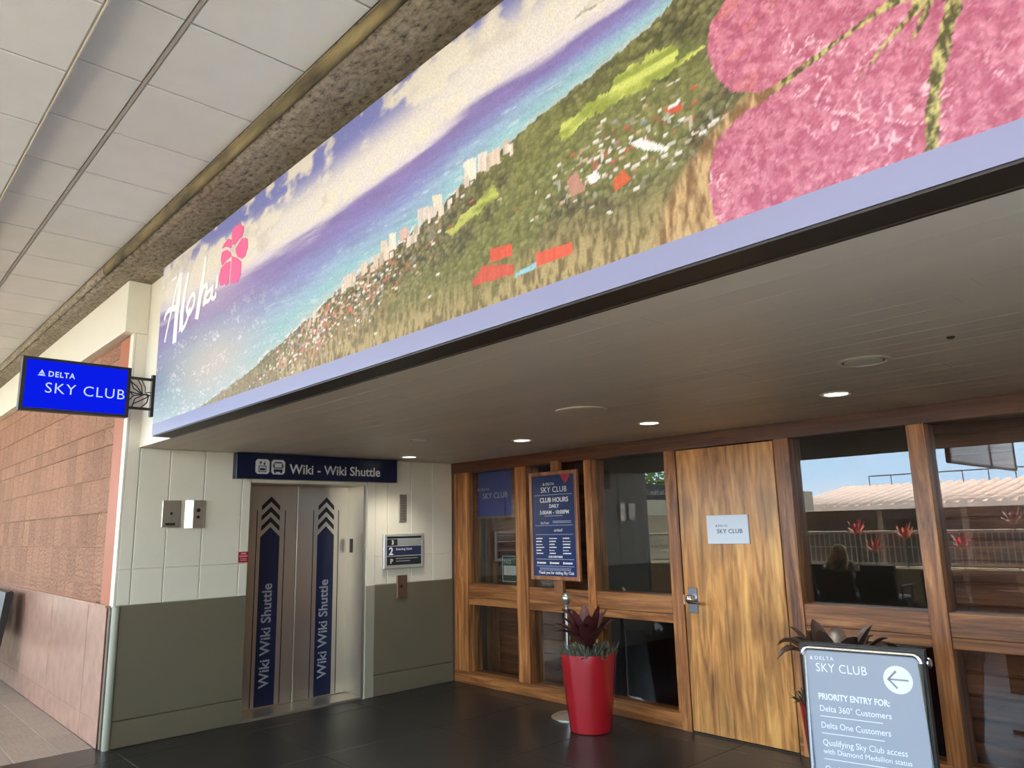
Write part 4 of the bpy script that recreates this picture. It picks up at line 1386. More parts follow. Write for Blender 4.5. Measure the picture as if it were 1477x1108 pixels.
hb = thing('hours_board', 'navy club hours board in a timber frame hung in the second bay', 'sign', (1.51, 3.13, 1.03))
W_FRAME = wood('board_frame_wood', (92, 56, 34), (140, 92, 60), (176, 124, 86), 'z', 14)
fx0, fx1, fz0, fz1 = 1.212, 1.806, 1.032, 1.985
for a, b, c_, d_ in ((fx0, fx0 + 0.035, fz0, fz1), (fx1 - 0.035, fx1, fz0, fz1), (fx0 + 0.035, fx1 - 0.035, fz1 - 0.035, fz1), (fx0 + 0.035, fx1 - 0.035, fz0, fz0 + 0.035)):
    MB().bbox(a, b, 3.115, 3.15, c_, d_, '-y', 0.006).build('frame_bar', W_FRAME, hb)
box(fx0 + 0.035, fx1 - 0.035, 3.128, 3.145, fz0 + 0.035, fz1 - 0.035).build('print', plain('navy_poster', (34, 50, 92), 0.25), hb)
for a, b in ((1.985, 2.06), (0.95, 1.032)):
    box(1.47, 1.57, 3.15, 3.19, a - 0.03, b + 0.02).build('hanger', W_FRAME, hb)
PY = 3.1272
cx = 1.52


def ptext(s, z, size, x=cx, al='CENTER', **k):
    return text(s, size, WHITE_PRINT, hb, (x, PY, z), RX, UZ, align=al, t=0.0006, **k)


ptext('SKY CLUB', 1.80, 0.070, spacing=1.05)
ptext('DELTA', 1.864, 0.032, 1.475, spacing=1.15)
delta_mark(hb, (1.385, PY, 1.864), RX, UZ, 0.03, WHITE_PRINT, (0, -1, 0))
ptext('CLUB HOURS', 1.712, 0.058, bold=0.0012)
ptext('DAILY', 1.662, 0.044, bold=0.001)
ptext('5:00AM - 10:00PM', 1.606, 0.048, bold=0.001)
ptext('united', 1.452, 0.040, 1.56, shear=0.15)
ptext('SkyTeam', 1.520, 0.03, 1.40)
ptext('OUR PARTNERS', 1.225, 0.024, bold=0.0008)
ptext('Thank you for visiting Sky Club', 1.085, 0.034, bold=0.0005)
m = MB()
for zz in (1.775, 1.505, 1.425, 1.21, 1.15):
    m.box(1.28, 1.74, PY - 0.0006, PY + 0.0006, zz, zz + 0.004)
m.box(1.40, 1.62, PY - 0.0006, PY + 0.0006, 1.588, 1.593)
for zz in (1.540, 1.528):
    m.box(1.50, 1.72, PY - 0.0006, PY + 0.0006, zz, zz + 0.005)
for zz in (1.135, 1.125, 1.115):
    m.box(1.32, 1.70, PY - 0.0006, PY + 0.0006, zz, zz + 0.003)
m.build('printed_rules', plain('pale_rule', (170, 178, 204), 0.5), hb)['kind'] = 'stuff'
m = MB()
random.seed(11)
for r in range(6):
    for c_ in range(3):
        zz, xx = 1.388 - 0.026 * r, 1.285 + 0.165 * c_
        w_ = random.uniform(0.06, 0.1)
        m.box(xx + 0.014, xx + w_, PY - 0.0006, PY + 0.0006, zz, zz + random.choice((0.006, 0.008, 0.010)))
        m.box(xx, xx + 0.010, PY - 0.0006, PY + 0.0006, zz - 0.002, zz + 0.010)
for xx in (1.29, 1.45, 1.61):
    m.box(xx, xx + 0.018, PY - 0.0006, PY + 0.0006, 1.170, 1.190)
    m.box(xx + 0.024, xx + 0.11, PY - 0.0006, PY + 0.0006, 1.172, 1.186)
m.build('partner_marks', WHITE_PRINT, hb)['kind'] = 'stuff'
MB().prism([(1.60, 1.95), (1.73, 1.95), (1.70, 1.905), (1.665, 1.87), (1.64, 1.90)], (0, PY, 0), RX, UZ, (0, 1, 0), 0.0006).build('red_emblem', plain('emblem_red', (150, 34, 48), 0.4), hb)

bp_ = thing('blue_club_panel', 'blue club name panel behind the glass of the bay next to the lift wall', 'sign', (0.49, 3.30, 1.61))
box(0.268, 0.80, 3.30, 3.325, 1.612, 2.058).build('panel', plain('royal_blue_panel', (26, 52, 150), 0.3), bp_)
text('SKY CLUB', 0.082, plain('pale_white_print', (196, 204, 220), 0.5), bp_, (0.345, 3.2985, 1.79), RX, UZ, spacing=1.05)
text('DELTA', 0.038, plain('pale_white_print', (196, 204, 220)), bp_, (0.315, 3.2985, 1.872), RX, UZ, spacing=1.25)
delta_mark(bp_, (0.262, 3.299, 1.872), RX, UZ, 0.04, plain('pale_white_print', (196, 204, 220)), (0, -1, 0))
box(0.243, 0.942, 3.285, 3.33, 1.592, 1.612).build('ledge', W_RAIL, bp_)
box(0.243, 0.266, 3.285, 3.33, 1.612, 2.06).build('side_cheek', W_RAIL, bp_)
box(0.80, 0.942, 3.285, 3.33, 1.612, 2.06).build('side_cheek', W_RAIL, bp_)
pn = thing('green_notice', 'small green and white notice behind the glass above the middle rail', 'sign', (0.76, 3.27, 0.975))
box(0.66, 0.86, 3.266, 3.272, 0.975, 1.235).build('card', plain('notice_green', (30, 60, 42), 0.5), pn)
m = MB().box(0.668, 0.852, 3.2652, 3.266, 0.984, 0.990).box(0.668, 0.852, 3.2652, 3.266, 1.221, 1.227).box(0.664, 0.670, 3.2652, 3.266, 0.984, 1.227).box(0.686, 0.86, 3.2652, 3.266, 1.045, 1.135)
m.build('white_field', plain('notice_white', (196, 198, 190), 0.6), pn)
text('PASS', 0.052, plain('notice_pale_green', (150, 168, 146), 0.6), pn, (0.684, 3.2655, 1.152), RX, UZ, bold=0.001)

# ================================================================== STANDING SIGN
sg = thing('standing_sign', 'priority entry sign in a chrome snap frame on a black stand', 'sign', (4.69, 1.75, 0.0))
A0, B0 = Vector((4.452, 1.66, 0)), Vector((4.940, 1.75, 0))
SR = (B0 - A0).normalized()
SN = SR.cross(Vector((0, 0, 1)))          # towards the viewer side
SW = (B0 - A0).length
ZT, ZB = 0.948, 0.235


def sgp(u, v, n=0.0):
    return A0 + SR * u + Vector((0, 0, v)) + SN * n


bar = 0.024
rad = 0.03
corner = []
loop = [(0 + bar / 2, ZB), (0 + bar / 2, ZT - rad)]
path = [(bar / 2, ZB + rad)] + [(bar / 2, ZT - rad - bar / 2)]
for cx_, cz_, a0 in ((bar / 2 + rad, ZT - bar / 2 - rad, 180), (SW - bar / 2 - rad, ZT - bar / 2 - rad, 90), (SW - bar / 2 - rad, ZB + bar / 2 + rad, 0), (bar / 2 + rad, ZB + bar / 2 + rad, -90)):
    for k in range(5):
        t = math.radians(a0 - 22.5 * k)
        path.append((cx_ + rad * math.cos(t), cz_ + rad * math.sin(t)))
path = path[1:]
path.append(path[0])
MB().tube([sgp(u, v, 0.006) for u, v in path], bar / 2, 10).build('frame', CHROME, sg, smooth=True)
MB().prism([(0.012, ZB + 0.012), (SW - 0.012, ZB + 0.012), (SW - 0.012, ZT - 0.012), (0.012, ZT - 0.012)], A0 + SN * 0.002, SR, UZ, SN, 0.006).build('print', plain('blue_grey_print', (152, 160, 173), 0.2), sg)
MB().prism([(-0.004, ZB), (SW + 0.004, ZB), (SW + 0.004, ZT + 0.006), (-0.004, ZT + 0.006)], A0 - SN * 0.06, SR, UZ, SN, 0.060).build('back_box', BLACK, sg)
MB().prism([(SW * 0.5 - 0.03, 0.02), (SW * 0.5 + 0.03, 0.02), (SW * 0.5 + 0.03, ZB), (SW * 0.5 - 0.03, ZB)], A0 - SN * 0.05, SR, UZ, SN, 0.03).build('post', BLACK, sg)
MB().prism([(0.04, 0.0), (SW - 0.04, 0.0), (SW - 0.04, 0.02), (0.04, 0.02)], A0 - SN * 0.2, SR, UZ, SN, 0.34).build('base', BLACK, sg)
kb = sgp(SW + 0.012, ZT - 0.045, -0.03)
MB().lathe([(0.022, 0), (0.022, 0.006), (0.012, 0.012)], tuple(kb), 14, 'x').build('clamp_knob', CHROME, sg)
SF = plain('sign_white', (228, 234, 242), 0.4)


def st(s, u, v, size, **k):
    return text(s, size, SF, sg, sgp(u, v, 0.0088), SR, UZ, t=0.0006, **k)


st('SKY CLUB', 0.062, 0.838, 0.052, spacing=1.08, squash=0.86)
st('DELTA', 0.062, 0.888, 0.022, spacing=1.3)
delta_mark(sg, sgp(0.038, 0.888, 0.0088), SR, UZ, 0.018, SF, SN)
st('PRIORITY ENTRY FOR:', 0.062, 0.722, 0.036, bold=0.0009, squash=0.80)
lines = [('Delta 360\u00b0 Customers', 0.672, 0.036, 0.88), ('Delta One Customers', 0.603, 0.036, 0.86), ('Qualifying Sky Club access', 0.532, 0.036, 0.87),
         ('with Diamond Medallion status', 0.498, 0.030, 0.92), ('Qualifying Sky Club access', 0.425, 0.036, 0.87), ('holding First Class tickets', 0.391, 0.030, 0.92)]
for s_, v_, z_, q_ in lines:
    st(s_, 0.062, v_, z_, squash=q_)
m = MB()
for v_ in (0.650, 0.580, 0.475):
    m.prism([(0.062, v_), (0.315, v_), (0.315, v_ + 0.003), (0.062, v_ + 0.003)], A0 + SN * 0.0082, SR, UZ, SN, 0.0012)
m.build('printed_rules', SF, sg)['kind'] = 'stuff'
disc = [(0.392 + 0.056 * math.cos(2 * math.pi * k / 32), 0.832 + 0.056 * math.sin(2 * math.pi * k / 32)) for k in range(32)]
dk = MB().prism(disc, A0 + SN * 0.0082, SR, UZ, SN, 0.001).build('arrow_disc', SF, sg)
m = MB()
for pq in ([(0.352, 0.829), (0.432, 0.829), (0.432, 0.836), (0.352, 0.836)], [(0.350, 0.8325), (0.384, 0.870), (0.390, 0.864), (0.360, 0.8325)], [(0.350, 0.8325), (0.360, 0.8325), (0.390, 0.801), (0.384, 0.795)]):
    m.prism(pq, A0 + SN * 0.0093, SR, UZ, SN, 0.001)
m.build('arrow', plain('arrow_grey', (128, 136, 146), 0.5), dk)


# ================================================================== PLANTERS
def blade(base, d, length, width, lift, droop, n=7, thick=0.0016):
    """curved tapering leaf"""
    d = Vector((d[0], d[1], 0)).normalized()
    side = Vector((-d.y, d.x, 0))
    b = Vector(base)
    vs = []
    for i in range(n + 1):
        t = i / n
        p = b + d * (length * (t * (1 - 0.15 * t))) + Vector((0, 0, lift * t - droop * t * t))
        w = width * (math.sin(math.pi * (0.12 + 0.88 * t) ** 0.8) ** 0.7 if t < 0.999 else 0.02) * 0.5
        cup = Vector((0, 0, w * 0.45))
        vs += [p - side * w + cup, p, p + side * w + cup]
    fs = []
    for i in range(n):
        a = 3 * i
        fs += [(a, a + 1, a + 4, a + 3), (a + 1, a + 2, a + 5, a + 4)]
    top = len(vs)
    vs += [v - Vector((0, 0, thick)) for v in vs]
    fs += [tuple(top + q for q in reversed(f)) for f in fs]
    return MB().add(vs, fs)


def planter(label, x, y, leaves, leafmat, seed, cover=True, r0=0.155, r1=0.212, h=0.555):
    rnd = random.Random(seed)
    t = thing('potted_bromeliad', label, 'potted plant', (x, y, 0))
    pot = MB().lathe([(r0 * 0.92, 0.0), (r0, 0.006), (r0 * 1.09, 0.12), (r0 * 1.22, 0.30), (r1 * 0.985, h - 0.06), (r1, h - 0.01), (r1 * 0.995, h), (r1 * 0.93, h), (r1 * 0.92, h - 0.05)], (x, y, 0), 40).build('pot', RED_POT, t, smooth=True)
    MB().lathe([(r1 * 0.93, h - 0.05), (r1 * 0.9, h - 0.025), (r1 * 0.4, h - 0.015)], (x, y, 0), 30).build('soil', SOIL, t)
    for k, (ang, ln, wd, lf, dp) in enumerate(leaves):
        blade((x + 0.015 * math.cos(ang), y + 0.015 * math.sin(ang), h + 0.02), (math.cos(ang), math.sin(ang)), ln, wd, lf, dp).build('leaf', leafmat, t, smooth=2)
    if cover:
        m = MB()
        for k in range(330):
            a, rr = rnd.uniform(0, 6.283), r1 * 0.98 * math.sqrt(rnd.uniform(0.02, 1))
            px, py = x + rr * math.cos(a), y + rr * math.sin(a)
            q = blade((px, py, h - 0.03), (math.cos(a + rnd.uniform(-1, 1)), math.sin(a + rnd.uniform(-1, 1))), rnd.uniform(0.03, 0.075), rnd.uniform(0.012, 0.02), rnd.uniform(0.05, 0.12), rnd.uniform(0.0, 0.05), 3)
            m.add(q.v, q.f)
        g = m.build('succulent_cover', LEAF_GREEN, t, smooth=2)
        g['kind'] = 'stuff'
    return t


rl = random.Random(3)
lv = []
for k in range(16):
    a = k * 2.399 + rl.uniform(-0.2, 0.2)
    s_ = k / 15.0
    lv.append((a, 0.15 + 0.16 * s_, 0.095, 0.42 - 0.06 * s_, 0.09 + 0.12 * s_))
planter('red tapered pot with dark bromeliad and grey succulents beside the chrome stanchion', 2.215, 2.725, lv, LEAF_DARK, 5)
lv = []
for k in range(24):
    a = k * 2.399 + rl.uniform(-0.2, 0.2)
    s_ = k / 23.0
    lv.append((a, 0.22 + 0.20 * s_, 0.12, 0.52 + 0.22 * s_, 0.14 + 0.42 * s_))
planter('red pot with broad bronze bromeliad hidden behind the standing priority sign', 4.27, 2.42, lv, LEAF_BROWN, 6)

# ---- stanchion
sx, sy = 1.842, 2.905
sc_ = thing('stanchion', 'chrome stanchion post with ball top behind the red pot', 'stanchion', (sx, sy, 0))
MB().lathe([(0.155, 0), (0.155, 0.008), (0.13, 0.022), (0.05, 0.038), (0.026, 0.05)], (sx, sy, 0), 32).build('base', STEEL_LIGHT, sc_, smooth=True)
MB().lathe([(0.0225, 0.05), (0.0225, 0.86)], (sx, sy, 0), 18).build('post', CHROME, sc_, smooth=True)
MB().lathe([(0.027, 0.80), (0.027, 0.83)], (sx, sy, 0), 18).build('ring', BLACK, sc_, smooth=True)
for k in range(2):
    a_ = math.pi * k
    MB().tube([(sx + 0.02 * math.cos(a_), sy + 0.02 * math.sin(a_), 0.815), (sx + 0.045 * math.cos(a_), sy + 0.045 * math.sin(a_), 0.815), (sx + 0.05 * math.cos(a_), sy + 0.05 * math.sin(a_), 0.83)], 0.006, 8).build('rope_hook', BLACK, sc_)
MB().lathe([(0.018, 0.856), (0.018, 0.872), (0.030, 0.884), (0.0405, 0.905), (0.042, 0.918), (0.036, 0.938), (0.022, 0.953), (0.004, 0.959)], (sx, sy, 0), 24).build('ball_finial', STEEL_LIGHT, sc_, smooth=2)

# ================================================================== OPEN SIDE OF THE WALKWAY (seen in the glass)
PALE_CONC = plain('pale_concrete', (176, 166, 142), 0.8, 0, 0.08, 3)
S(box(-60, 60, -70, OPEN_Y - 0.6, -3.6, -3.2).build('ground', plain('sunlit_paving', (204, 194, 176), 0.9, 0, 0.1, 0.8), org=(0, 0, 0)), 'pale paved courtyard below the walkway', 'ground')
S(box(-14, 11, OPEN_Y, -4.72, 0.0, 0.62).box(-14, 11, OPEN_Y - 0.02, OPEN_Y + 0.10, 0.62, 0.70).box(-14, 11, -4.80, -4.70, 0.62, 0.70).build('planter_wall', PALE_CONC, org=(0, 0, 0)),
  'low pale concrete planter wall along the open side of the walkway', 'wall')
RAILM = plain('pale_rail_paint', (196, 192, 178), 0.4)
rg = thing('walkway_railing', 'pale metal balustrade standing on the planter wall of the walkway', 'railing', (0, -5.0, 0.62))
MB().tube([(-8, -5.0, 1.275), (9, -5.0, 1.275)], 0.026, 10).build('top_rail', RAILM, rg, smooth=True)
box(-8, 9, -5.015, -4.985, 0.745, 0.775).build('bottom_rail', RAILM, rg)
box(-8, 9, -5.008, -4.992, 1.02, 1.04).build('middle_rail', RAILM, rg)
pm = MB().box(-0.018, 0.018, -0.018, 0.018, 0.0, 0.65).mesh('post', RAILM)
for k in range(10):
    share('post', pm, (-8 + 17 * k / 9.0, -5.0, 0.62), rg)
bmh = MB().box(-0.008, 0.008, -0.006, 0.006, 0.0, 0.5).mesh('baluster', RAILM)
for k in range(187):
    share('baluster', bmh, (-7.9 + 0.09 * k, -5.0, 0.772), rg)

# bromeliads in the planter
FLOWERS = [('pink and green bromeliad rosette on a tall stem level with the rail top', 0.78, 1.30, (222, 84, 92), 0.27),
           ('coral bromeliad rosette on a short stem below the rail', 1.05, 1.00, (196, 74, 54), 0.27),
           ('bright orange bromeliad rosette in the walkway planter', 1.55, 1.22, (226, 104, 34), 0.27),
           ('red bromeliad rosette in the planter between the orange and the crimson ones', 2.36, 1.06, (214, 56, 58), 0.27),
           ('dull crimson bromeliad rosette on the tallest stem', 3.08, 1.42, (140, 52, 52), 0.27)]
for lb, x, z, c, r in FLOWERS:
    t = thing('planter_bromeliad', lb, 'plant', (x, -4.76, 0.62))
    MB().tube([(x, -4.76, 0.60), (x + 0.01, -4.76, z)], 0.009, 6).build('stem', LEAF_BROWN, t)
    cm = plain('bromeliad_%d_%d' % (c[0], c[1]), c, 0.4, 0, 0.3, 14, rnd=0.3)
    for k in range(15):
        a = k * 2.399
        s_ = k / 14.0
        blade((x, -4.76, z - 0.06), (math.cos(a), math.sin(a)), r * (0.5 + 0.5 * s_), 0.05, 0.30 - 0.18 * s_, 0.03 * s_, 5).build('leaf', cm if k % 4 else plain('pale_pink_leaf', (214, 170, 168), 0.4), t, smooth=2)
for k in range(34):
    x = -4.0 + 0.36 * k + random.uniform(-0.04, 0.04)
    m = MB()
    for q in range(16):
        a = random.uniform(0, 6.283)
        b_q = blade((x + random.uniform(-.06, .06), -5.12, 0.60), (math.cos(a), math.sin(a)), random.uniform(.06, .10), .03, random.uniform(.06, .14), .04, 3)
        m.add(b_q.v, b_q.f)
    o = m.build('ground_fern', plain('yellow_green_leaf', (150, 158, 78), 0.5, 0, 0.3, 20), None, smooth=2)
    o['kind'] = 'stuff'
    tag(o, 'low yellow green fern clump in the walkway planter', 'plant', 'fern clumps in the walkway planter')


# ---- gang seats
def bench(label, x0, y, n, face, z_top=0.80):
    """row of n black seats; face = +1 looks to +y, -1 looks to -y"""
    t = thing('gang_seat', label, 'bench', (x0 + 0.28 * n, y, 0))
    L_ = 0.56 * n
    box(x0, x0 + L_, y - 0.03, y + 0.03, 0.34, 0.39).build('beam', DARK_METAL, t)
    for xx in (x0 + 0.25, x0 + L_ - 0.25):
        MB().box(xx - 0.025, xx + 0.025, y - 0.025, y + 0.025, 0.03, 0.34).box(xx - 0.03, xx + 0.03, y - 0.28, y + 0.28, 0.0, 0.03).build('leg', STEEL_LIGHT, t)
    for k in range(n):
        a, b = x0 + 0.56 * k + 0.03, x0 + 0.56 * (k + 1) - 0.03
        ys_ = sorted((y - face * 0.20, y + face * 0.27))
        MB().bbox(a, b, ys_[0], ys_[1], 0.39, 0.46, '+z', 0.025).build('seat_pad', BLACK_LEATHER, t)
        yb0, yb1 = y - face * 0.20, y - face * 0.30
        MB().prism([(yb0, 0.43), (yb0 - face * 0.05, 0.43), (yb1 - face * 0.02, z_top - 0.02), (yb1, z_top), (yb1 + face * 0.05, z_top - 0.01)], (a, 0, 0), (0, 1, 0), UZ, (1, 0, 0), b - a).build('backrest', BLACK_LEATHER, t)
    for k in range(n + 1):
        xx = x0 + 0.56 * k
        MB().tube([(xx, y - face * 0.16, 0.40), (xx, y - face * 0.16, 0.60), (xx, y + face * 0.2, 0.60), (xx, y + face * 0.2, 0.41)], 0.014, 8).build('armrest', BLACK, t)
    return t


bench('three black gang seats with backs turned to the storefront, ending below the orange bromeliad', 0.52, -2.75, 3, -1)
bench('two black gang seats with backs turned to the storefront, next to the bare floor gap', 2.48, -2.75, 2, -1)
bench('four black gang seats facing the storefront along the planter wall', -0.55, -3.60, 4, 1)
bench('four black gang seats standing against the pink granite slabs', -5.16, -0.46, 4, -1, 0.98)

# ---- seated woman
def skin_body(name, joints, edges, mat, parent, sub=2, root=0):
    me = bpy.data.meshes.new(name)
    po = Vector(ORG[parent.name])
    me.from_pydata([Vector(j[0]) - po for j in joints], edges, [])
    o = bpy.data.objects.new(name, me)
    COL.objects.link(o)
    md = o.modifiers.new('skin', 'SKIN')
    for i, j in enumerate(joints):
        sv = me.skin_vertices[0].data[i]
        sv.radius = j[1] if isinstance(j[1], tuple) else (j[1], j[1])
        sv.use_root = (i == root)
    md.use_smooth_shade = True
    s2 = o.modifiers.new('sub', 'SUBSURF')
    s2.levels = s2.render_levels = sub
    dg = bpy.context.evaluated_depsgraph_get()
    m2 = bpy.data.meshes.new_from_object(o.evaluated_get(dg))
    bpy.data.objects.remove(o)
    m2.name = name
    m2.materials.clear()
    m2.materials.append(mat)
    ob = bpy.data.objects.new(name, m2)
    COL.objects.link(ob)
    ob.parent = parent
    ORG[ob.name] = tuple(po)
    return ob


PX, PYY = 0.99, -3.45
woman = thing('person', 'seated person with long blonde hair, grey top and dark shoulder strap on the gang seats', 'person', (PX, PYY, 0.0))


def wp(x, y, z):
    return (PX + x, PYY + y, z)


SKIN = plain('skin', (214, 166, 140), 0.5)
TOP = plain('grey_top', (150, 140, 132), 0.8)
TROUSER = plain('dark_trousers', (44, 46, 58), 0.8)
HAIR = plain('blonde_hair', (222, 190, 136), 0.45, 0, 0.3, 60, stretch=(6, 6, 0.6))
J = [(wp(0, -0.10, 0.575), 0.10), (wp(0, -0.11, 0.65), (0.13, 0.10)), (wp(0, -0.11, 0.74), (0.14, 0.10)), (wp(0, -0.10, 0.83), (0.13, 0.09)), (wp(0, -0.085, 0.905), 0.05), (wp(0, -0.065, 0.955), 0.048),
     (wp(0, -0.05, 1.00), (0.062, 0.075)), (wp(0, -0.05, 1.06), (0.072, 0.085)), (wp(0, -0.055, 1.115), (0.06, 0.07)),
     (wp(.16, -0.10, 0.83), 0.055), (wp(.215, -0.03, 0.66), 0.042), (wp(.13, 0.15, 0.58), 0.033), (wp(.075, 0.20, 0.565), 0.026),
     (wp(-.16, -0.10, 0.83), 0.055), (wp(-.215, -0.03, 0.66), 0.042), (wp(-.13, 0.15, 0.58), 0.033), (wp(-.075, 0.20, 0.565), 0.026),
     (wp(.09, -0.08, 0.555), 0.085), (wp(.11, 0.33, 0.52), 0.066), (wp(.11, 0.36, 0.27), 0.052), (wp(.11, 0.34, 0.08), 0.036), (wp(.11, 0.45, 0.04), 0.036),
     (wp(-.09, -0.08, 0.555), 0.085), (wp(-.11, 0.33, 0.52), 0.066), (wp(-.11, 0.36, 0.27), 0.052), (wp(-.11, 0.34, 0.08), 0.036), (wp(-.11, 0.45, 0.04), 0.036)]
E_ = [(0, 1), (1, 2), (2, 3), (3, 4), (4, 5), (5, 6), (6, 7), (7, 8), (3, 9), (9, 10), (10, 11), (11, 12), (3, 13), (13, 14), (14, 15), (15, 16),
      (0, 17), (17, 18), (18, 19), (19, 20), (20, 21), (0, 22), (22, 23), (23, 24), (24, 25), (25, 26)]
# hands: five fingers each, rooted in the palm
for s_, palm in ((1, 12), (-1, 16)):
    for f, (dx, ln) in enumerate(((-.030, .055), (-.012, .075), (.004, .08), (.02, .072), (.034, .05))):
        b_i = len(J)
        J.append((wp(s_ * (.06 + dx), 0.225 if f else 0.205, 0.566), 0.0095))
        J.append((wp(s_ * (.055 + dx * 1.1), 0.225 + ln * 0.6, 0.562), 0.0085))
        J.append((wp(s_ * (.05 + dx * 1.1), 0.225 + ln, 0.548), 0.0075))
        E_ += [(palm, b_i), (b_i, b_i + 1), (b_i + 1, b_i + 2)]
body = skin_body('body', J, E_, SKIN, woman)
JT = [(wp(0, -0.10, 0.60), 0.115), (wp(0, -0.11, 0.67), (0.142, 0.112)), (wp(0, -0.11, 0.75), (0.152, 0.115)), (wp(0, -0.10, 0.84), (0.135, 0.095)), (wp(0, -0.09, 0.885), 0.066),
      (wp(.165, -0.10, 0.835), 0.064), (wp(.215, -0.035, 0.67), 0.055), (wp(-.165, -0.10, 0.835), 0.064), (wp(-.215, -0.035, 0.67), 0.055)]
skin_body('top', JT, [(0, 1), (1, 2), (2, 3), (3, 4), (3, 5), (5, 6), (3, 7), (7, 8)], TOP, woman)
JL = [(wp(0, -0.10, 0.57), 0.105), (wp(.09, -0.07, 0.555), 0.09), (wp(.11, 0.36, 0.54), 0.07), (wp(.11, 0.36, 0.27), 0.064), (wp(.11, 0.345, 0.10), 0.056),
      (wp(-.09, -0.07, 0.555), 0.09), (wp(-.11, 0.36, 0.54), 0.07), (wp(-.11, 0.36, 0.27), 0.064), (wp(-.11, 0.345, 0.10), 0.056)]
skin_body('trousers', JL, [(0, 1), (1, 2), (2, 3), (3, 4), (0, 5), (5, 6), (6, 7), (7, 8)], TROUSER, woman)
JH = [(wp(0, -0.075, 1.07), (0.092, 0.098)), (wp(0, -0.085, 1.135), (0.075, 0.08)), (wp(.078, -0.085, 1.02), 0.045), (wp(.105, -0.06, 0.93), 0.045), (wp(.115, -0.03, 0.83), 0.04), (wp(.11, -0.005, 0.74), 0.022),
      (wp(-.078, -0.085, 1.02), 0.045), (wp(-.105, -0.06, 0.93), 0.045), (wp(-.115, -0.03, 0.83), 0.04), (wp(-.11, -0.005, 0.74), 0.022), (wp(0, -0.14, 1.0), 0.07), (wp(0, -0.17, 0.86), 0.07)]
skin_body('hair', JH, [(0, 1), (0, 2), (2, 3), (3, 4), (4, 5), (0, 6), (6, 7), (7, 8), (8, 9), (0, 10), (10, 11)], HAIR, woman)
fz, fy = 1.055, 0.034
for s_ in (1, -1):
    MB().lathe([(0.012, 0), (0.010, 0.004), (0.003, 0.006)], wp(s_ * 0.028, fy - 0.012, fz + 0.008), 10, 'y').build('eye', BLACK, body)
    MB().lathe([(0.016, 0), (0.012, 0.006), (0.004, 0.008)], wp(s_ * 0.072, -0.055, fz - 0.01), 8, 'y').build('ear', SKIN, body)
MB().tube([wp(0, fy - 0.004, fz + 0.012), wp(0, fy + 0.012, fz - 0.02), wp(0, fy - 0.004, fz - 0.028)], [0.006, 0.011, 0.008], 8).build('nose', SKIN, body, smooth=2)
MB().tube([wp(-.022, fy - 0.016, fz - 0.048), wp(0, fy - 0.008, fz - 0.05), wp(.022, fy - 0.016, fz - 0.048)], [0.003, 0.006, 0.003], 8).build('mouth', plain('lips', (170, 84, 84), 0.5), body, smooth=2)
MB().tube([wp(.10, -0.02, 0.90), wp(.04, 0.01, 0.80), wp(-.06, 0.005, 0.68), wp(-.14, -0.05, 0.58)], 0.012, 6).build('bag_strap', BLACK, woman)

# ---- hanging boards over the walkway
hs2 = thing('hanging_panel', 'pale glass panel board in a dark frame hung across the walkway', 'sign', (3.1, -3.7, 2.20))
box(3.08, 3.12, -5.2, -2.2, 2.20, 2.62).build('frosted_panel', plain('frosted_panel', (170, 176, 184), 0.25), hs2)
for y0 in (-5.22, -3.95, -2.20):
    box(3.07, 3.13, y0, y0 + 0.05, 2.19, 2.63).build('frame_bar', DARK_METAL, hs2)
box(3.07, 3.13, -5.22, -2.15, 2.17, 2.20).build('frame_bar', DARK_METAL, hs2)
box(3.07, 3.13, -5.22, -2.15, 2.62, 2.65).build('frame_bar', DARK_METAL, hs2)
for y0 in (-4.6, -2.8):
    MB().tube([(3.1, y0, 2.64), (3.1, y0, 3.5)], 0.012, 8).build('hanger_rod', DARK_METAL, hs2)
ne = thing('no_entry_sign', 'black hanging sign with white no entry lettering over the far walkway', 'sign', (-3.0, -4.15, 1.98))
box(-3.05, -3.0, -4.75, -3.55, 1.98, 2.30).build('panel', BLACK, ne)
text('Do Not Enter', 0.17, GREY_PRINT, ne, (-2.999, -4.70, 2.08), RY, UZ, bold=0.002)
for y0 in (-4.5, -3.8):
    MB().tube([(-3.025, y0, 2.30), (-3.025, y0, 3.5)], 0.012, 8).build('hanger_rod', DARK_METAL, ne)

# ---- buildings across the courtyard
ROOFT = plain('pink_roof_tile', (232, 206, 186), 0.8, 0, 0.1, 2)
BROWNW = plain('brown_building_wall', (64, 48, 40), 0.8, 0, 0.1, 1)
DARKGL = plain('dark_opening', (30, 28, 28), 0.3)
bd = thing('tiled_building', 'low brown building with a pink clay tile roof across the courtyard', 'building', (3.5, -15, -3.2))
bx0, bx1 = -4.6, 14.0
box(bx0 + 0.2, bx1, -17.2, -13.6, -3.2, 1.80).build('wall', BROWNW, bd)
RA, RB = Vector((0, -12.7, 1.86)), Vector((0, -17.2, 2.52))
MB().add([(bx0, RA.y, RA.z), (bx1, RA.y, RA.z), (bx1, RB.y, RB.z), (bx0, RB.y, RB.z), (bx0, RA.y, RA.z - 0.12), (bx1, RA.y, RA.z - 0.12), (bx1, RB.y, RB.z - 0.12), (bx0, RB.y, RB.z - 0.12)],
         [(0, 1, 2, 3), (7, 6, 5, 4), (0, 4, 5, 1), (1, 5, 6, 2), (2, 6, 7, 3), (3, 7, 4, 0)]).build('roof_deck', ROOFT, bd)
ct = MB().tube([(0, 0, 0), (0, RB.y - RA.y, RB.z - RA.z)], 0.085, 8).mesh('roof_tile_row', ROOFT, smooth=2)
for k in range(60):
    share('roof_tile_row', ct, (bx0 + 0.15 + 0.31 * k, RA.y, RA.z + 0.02), bd)
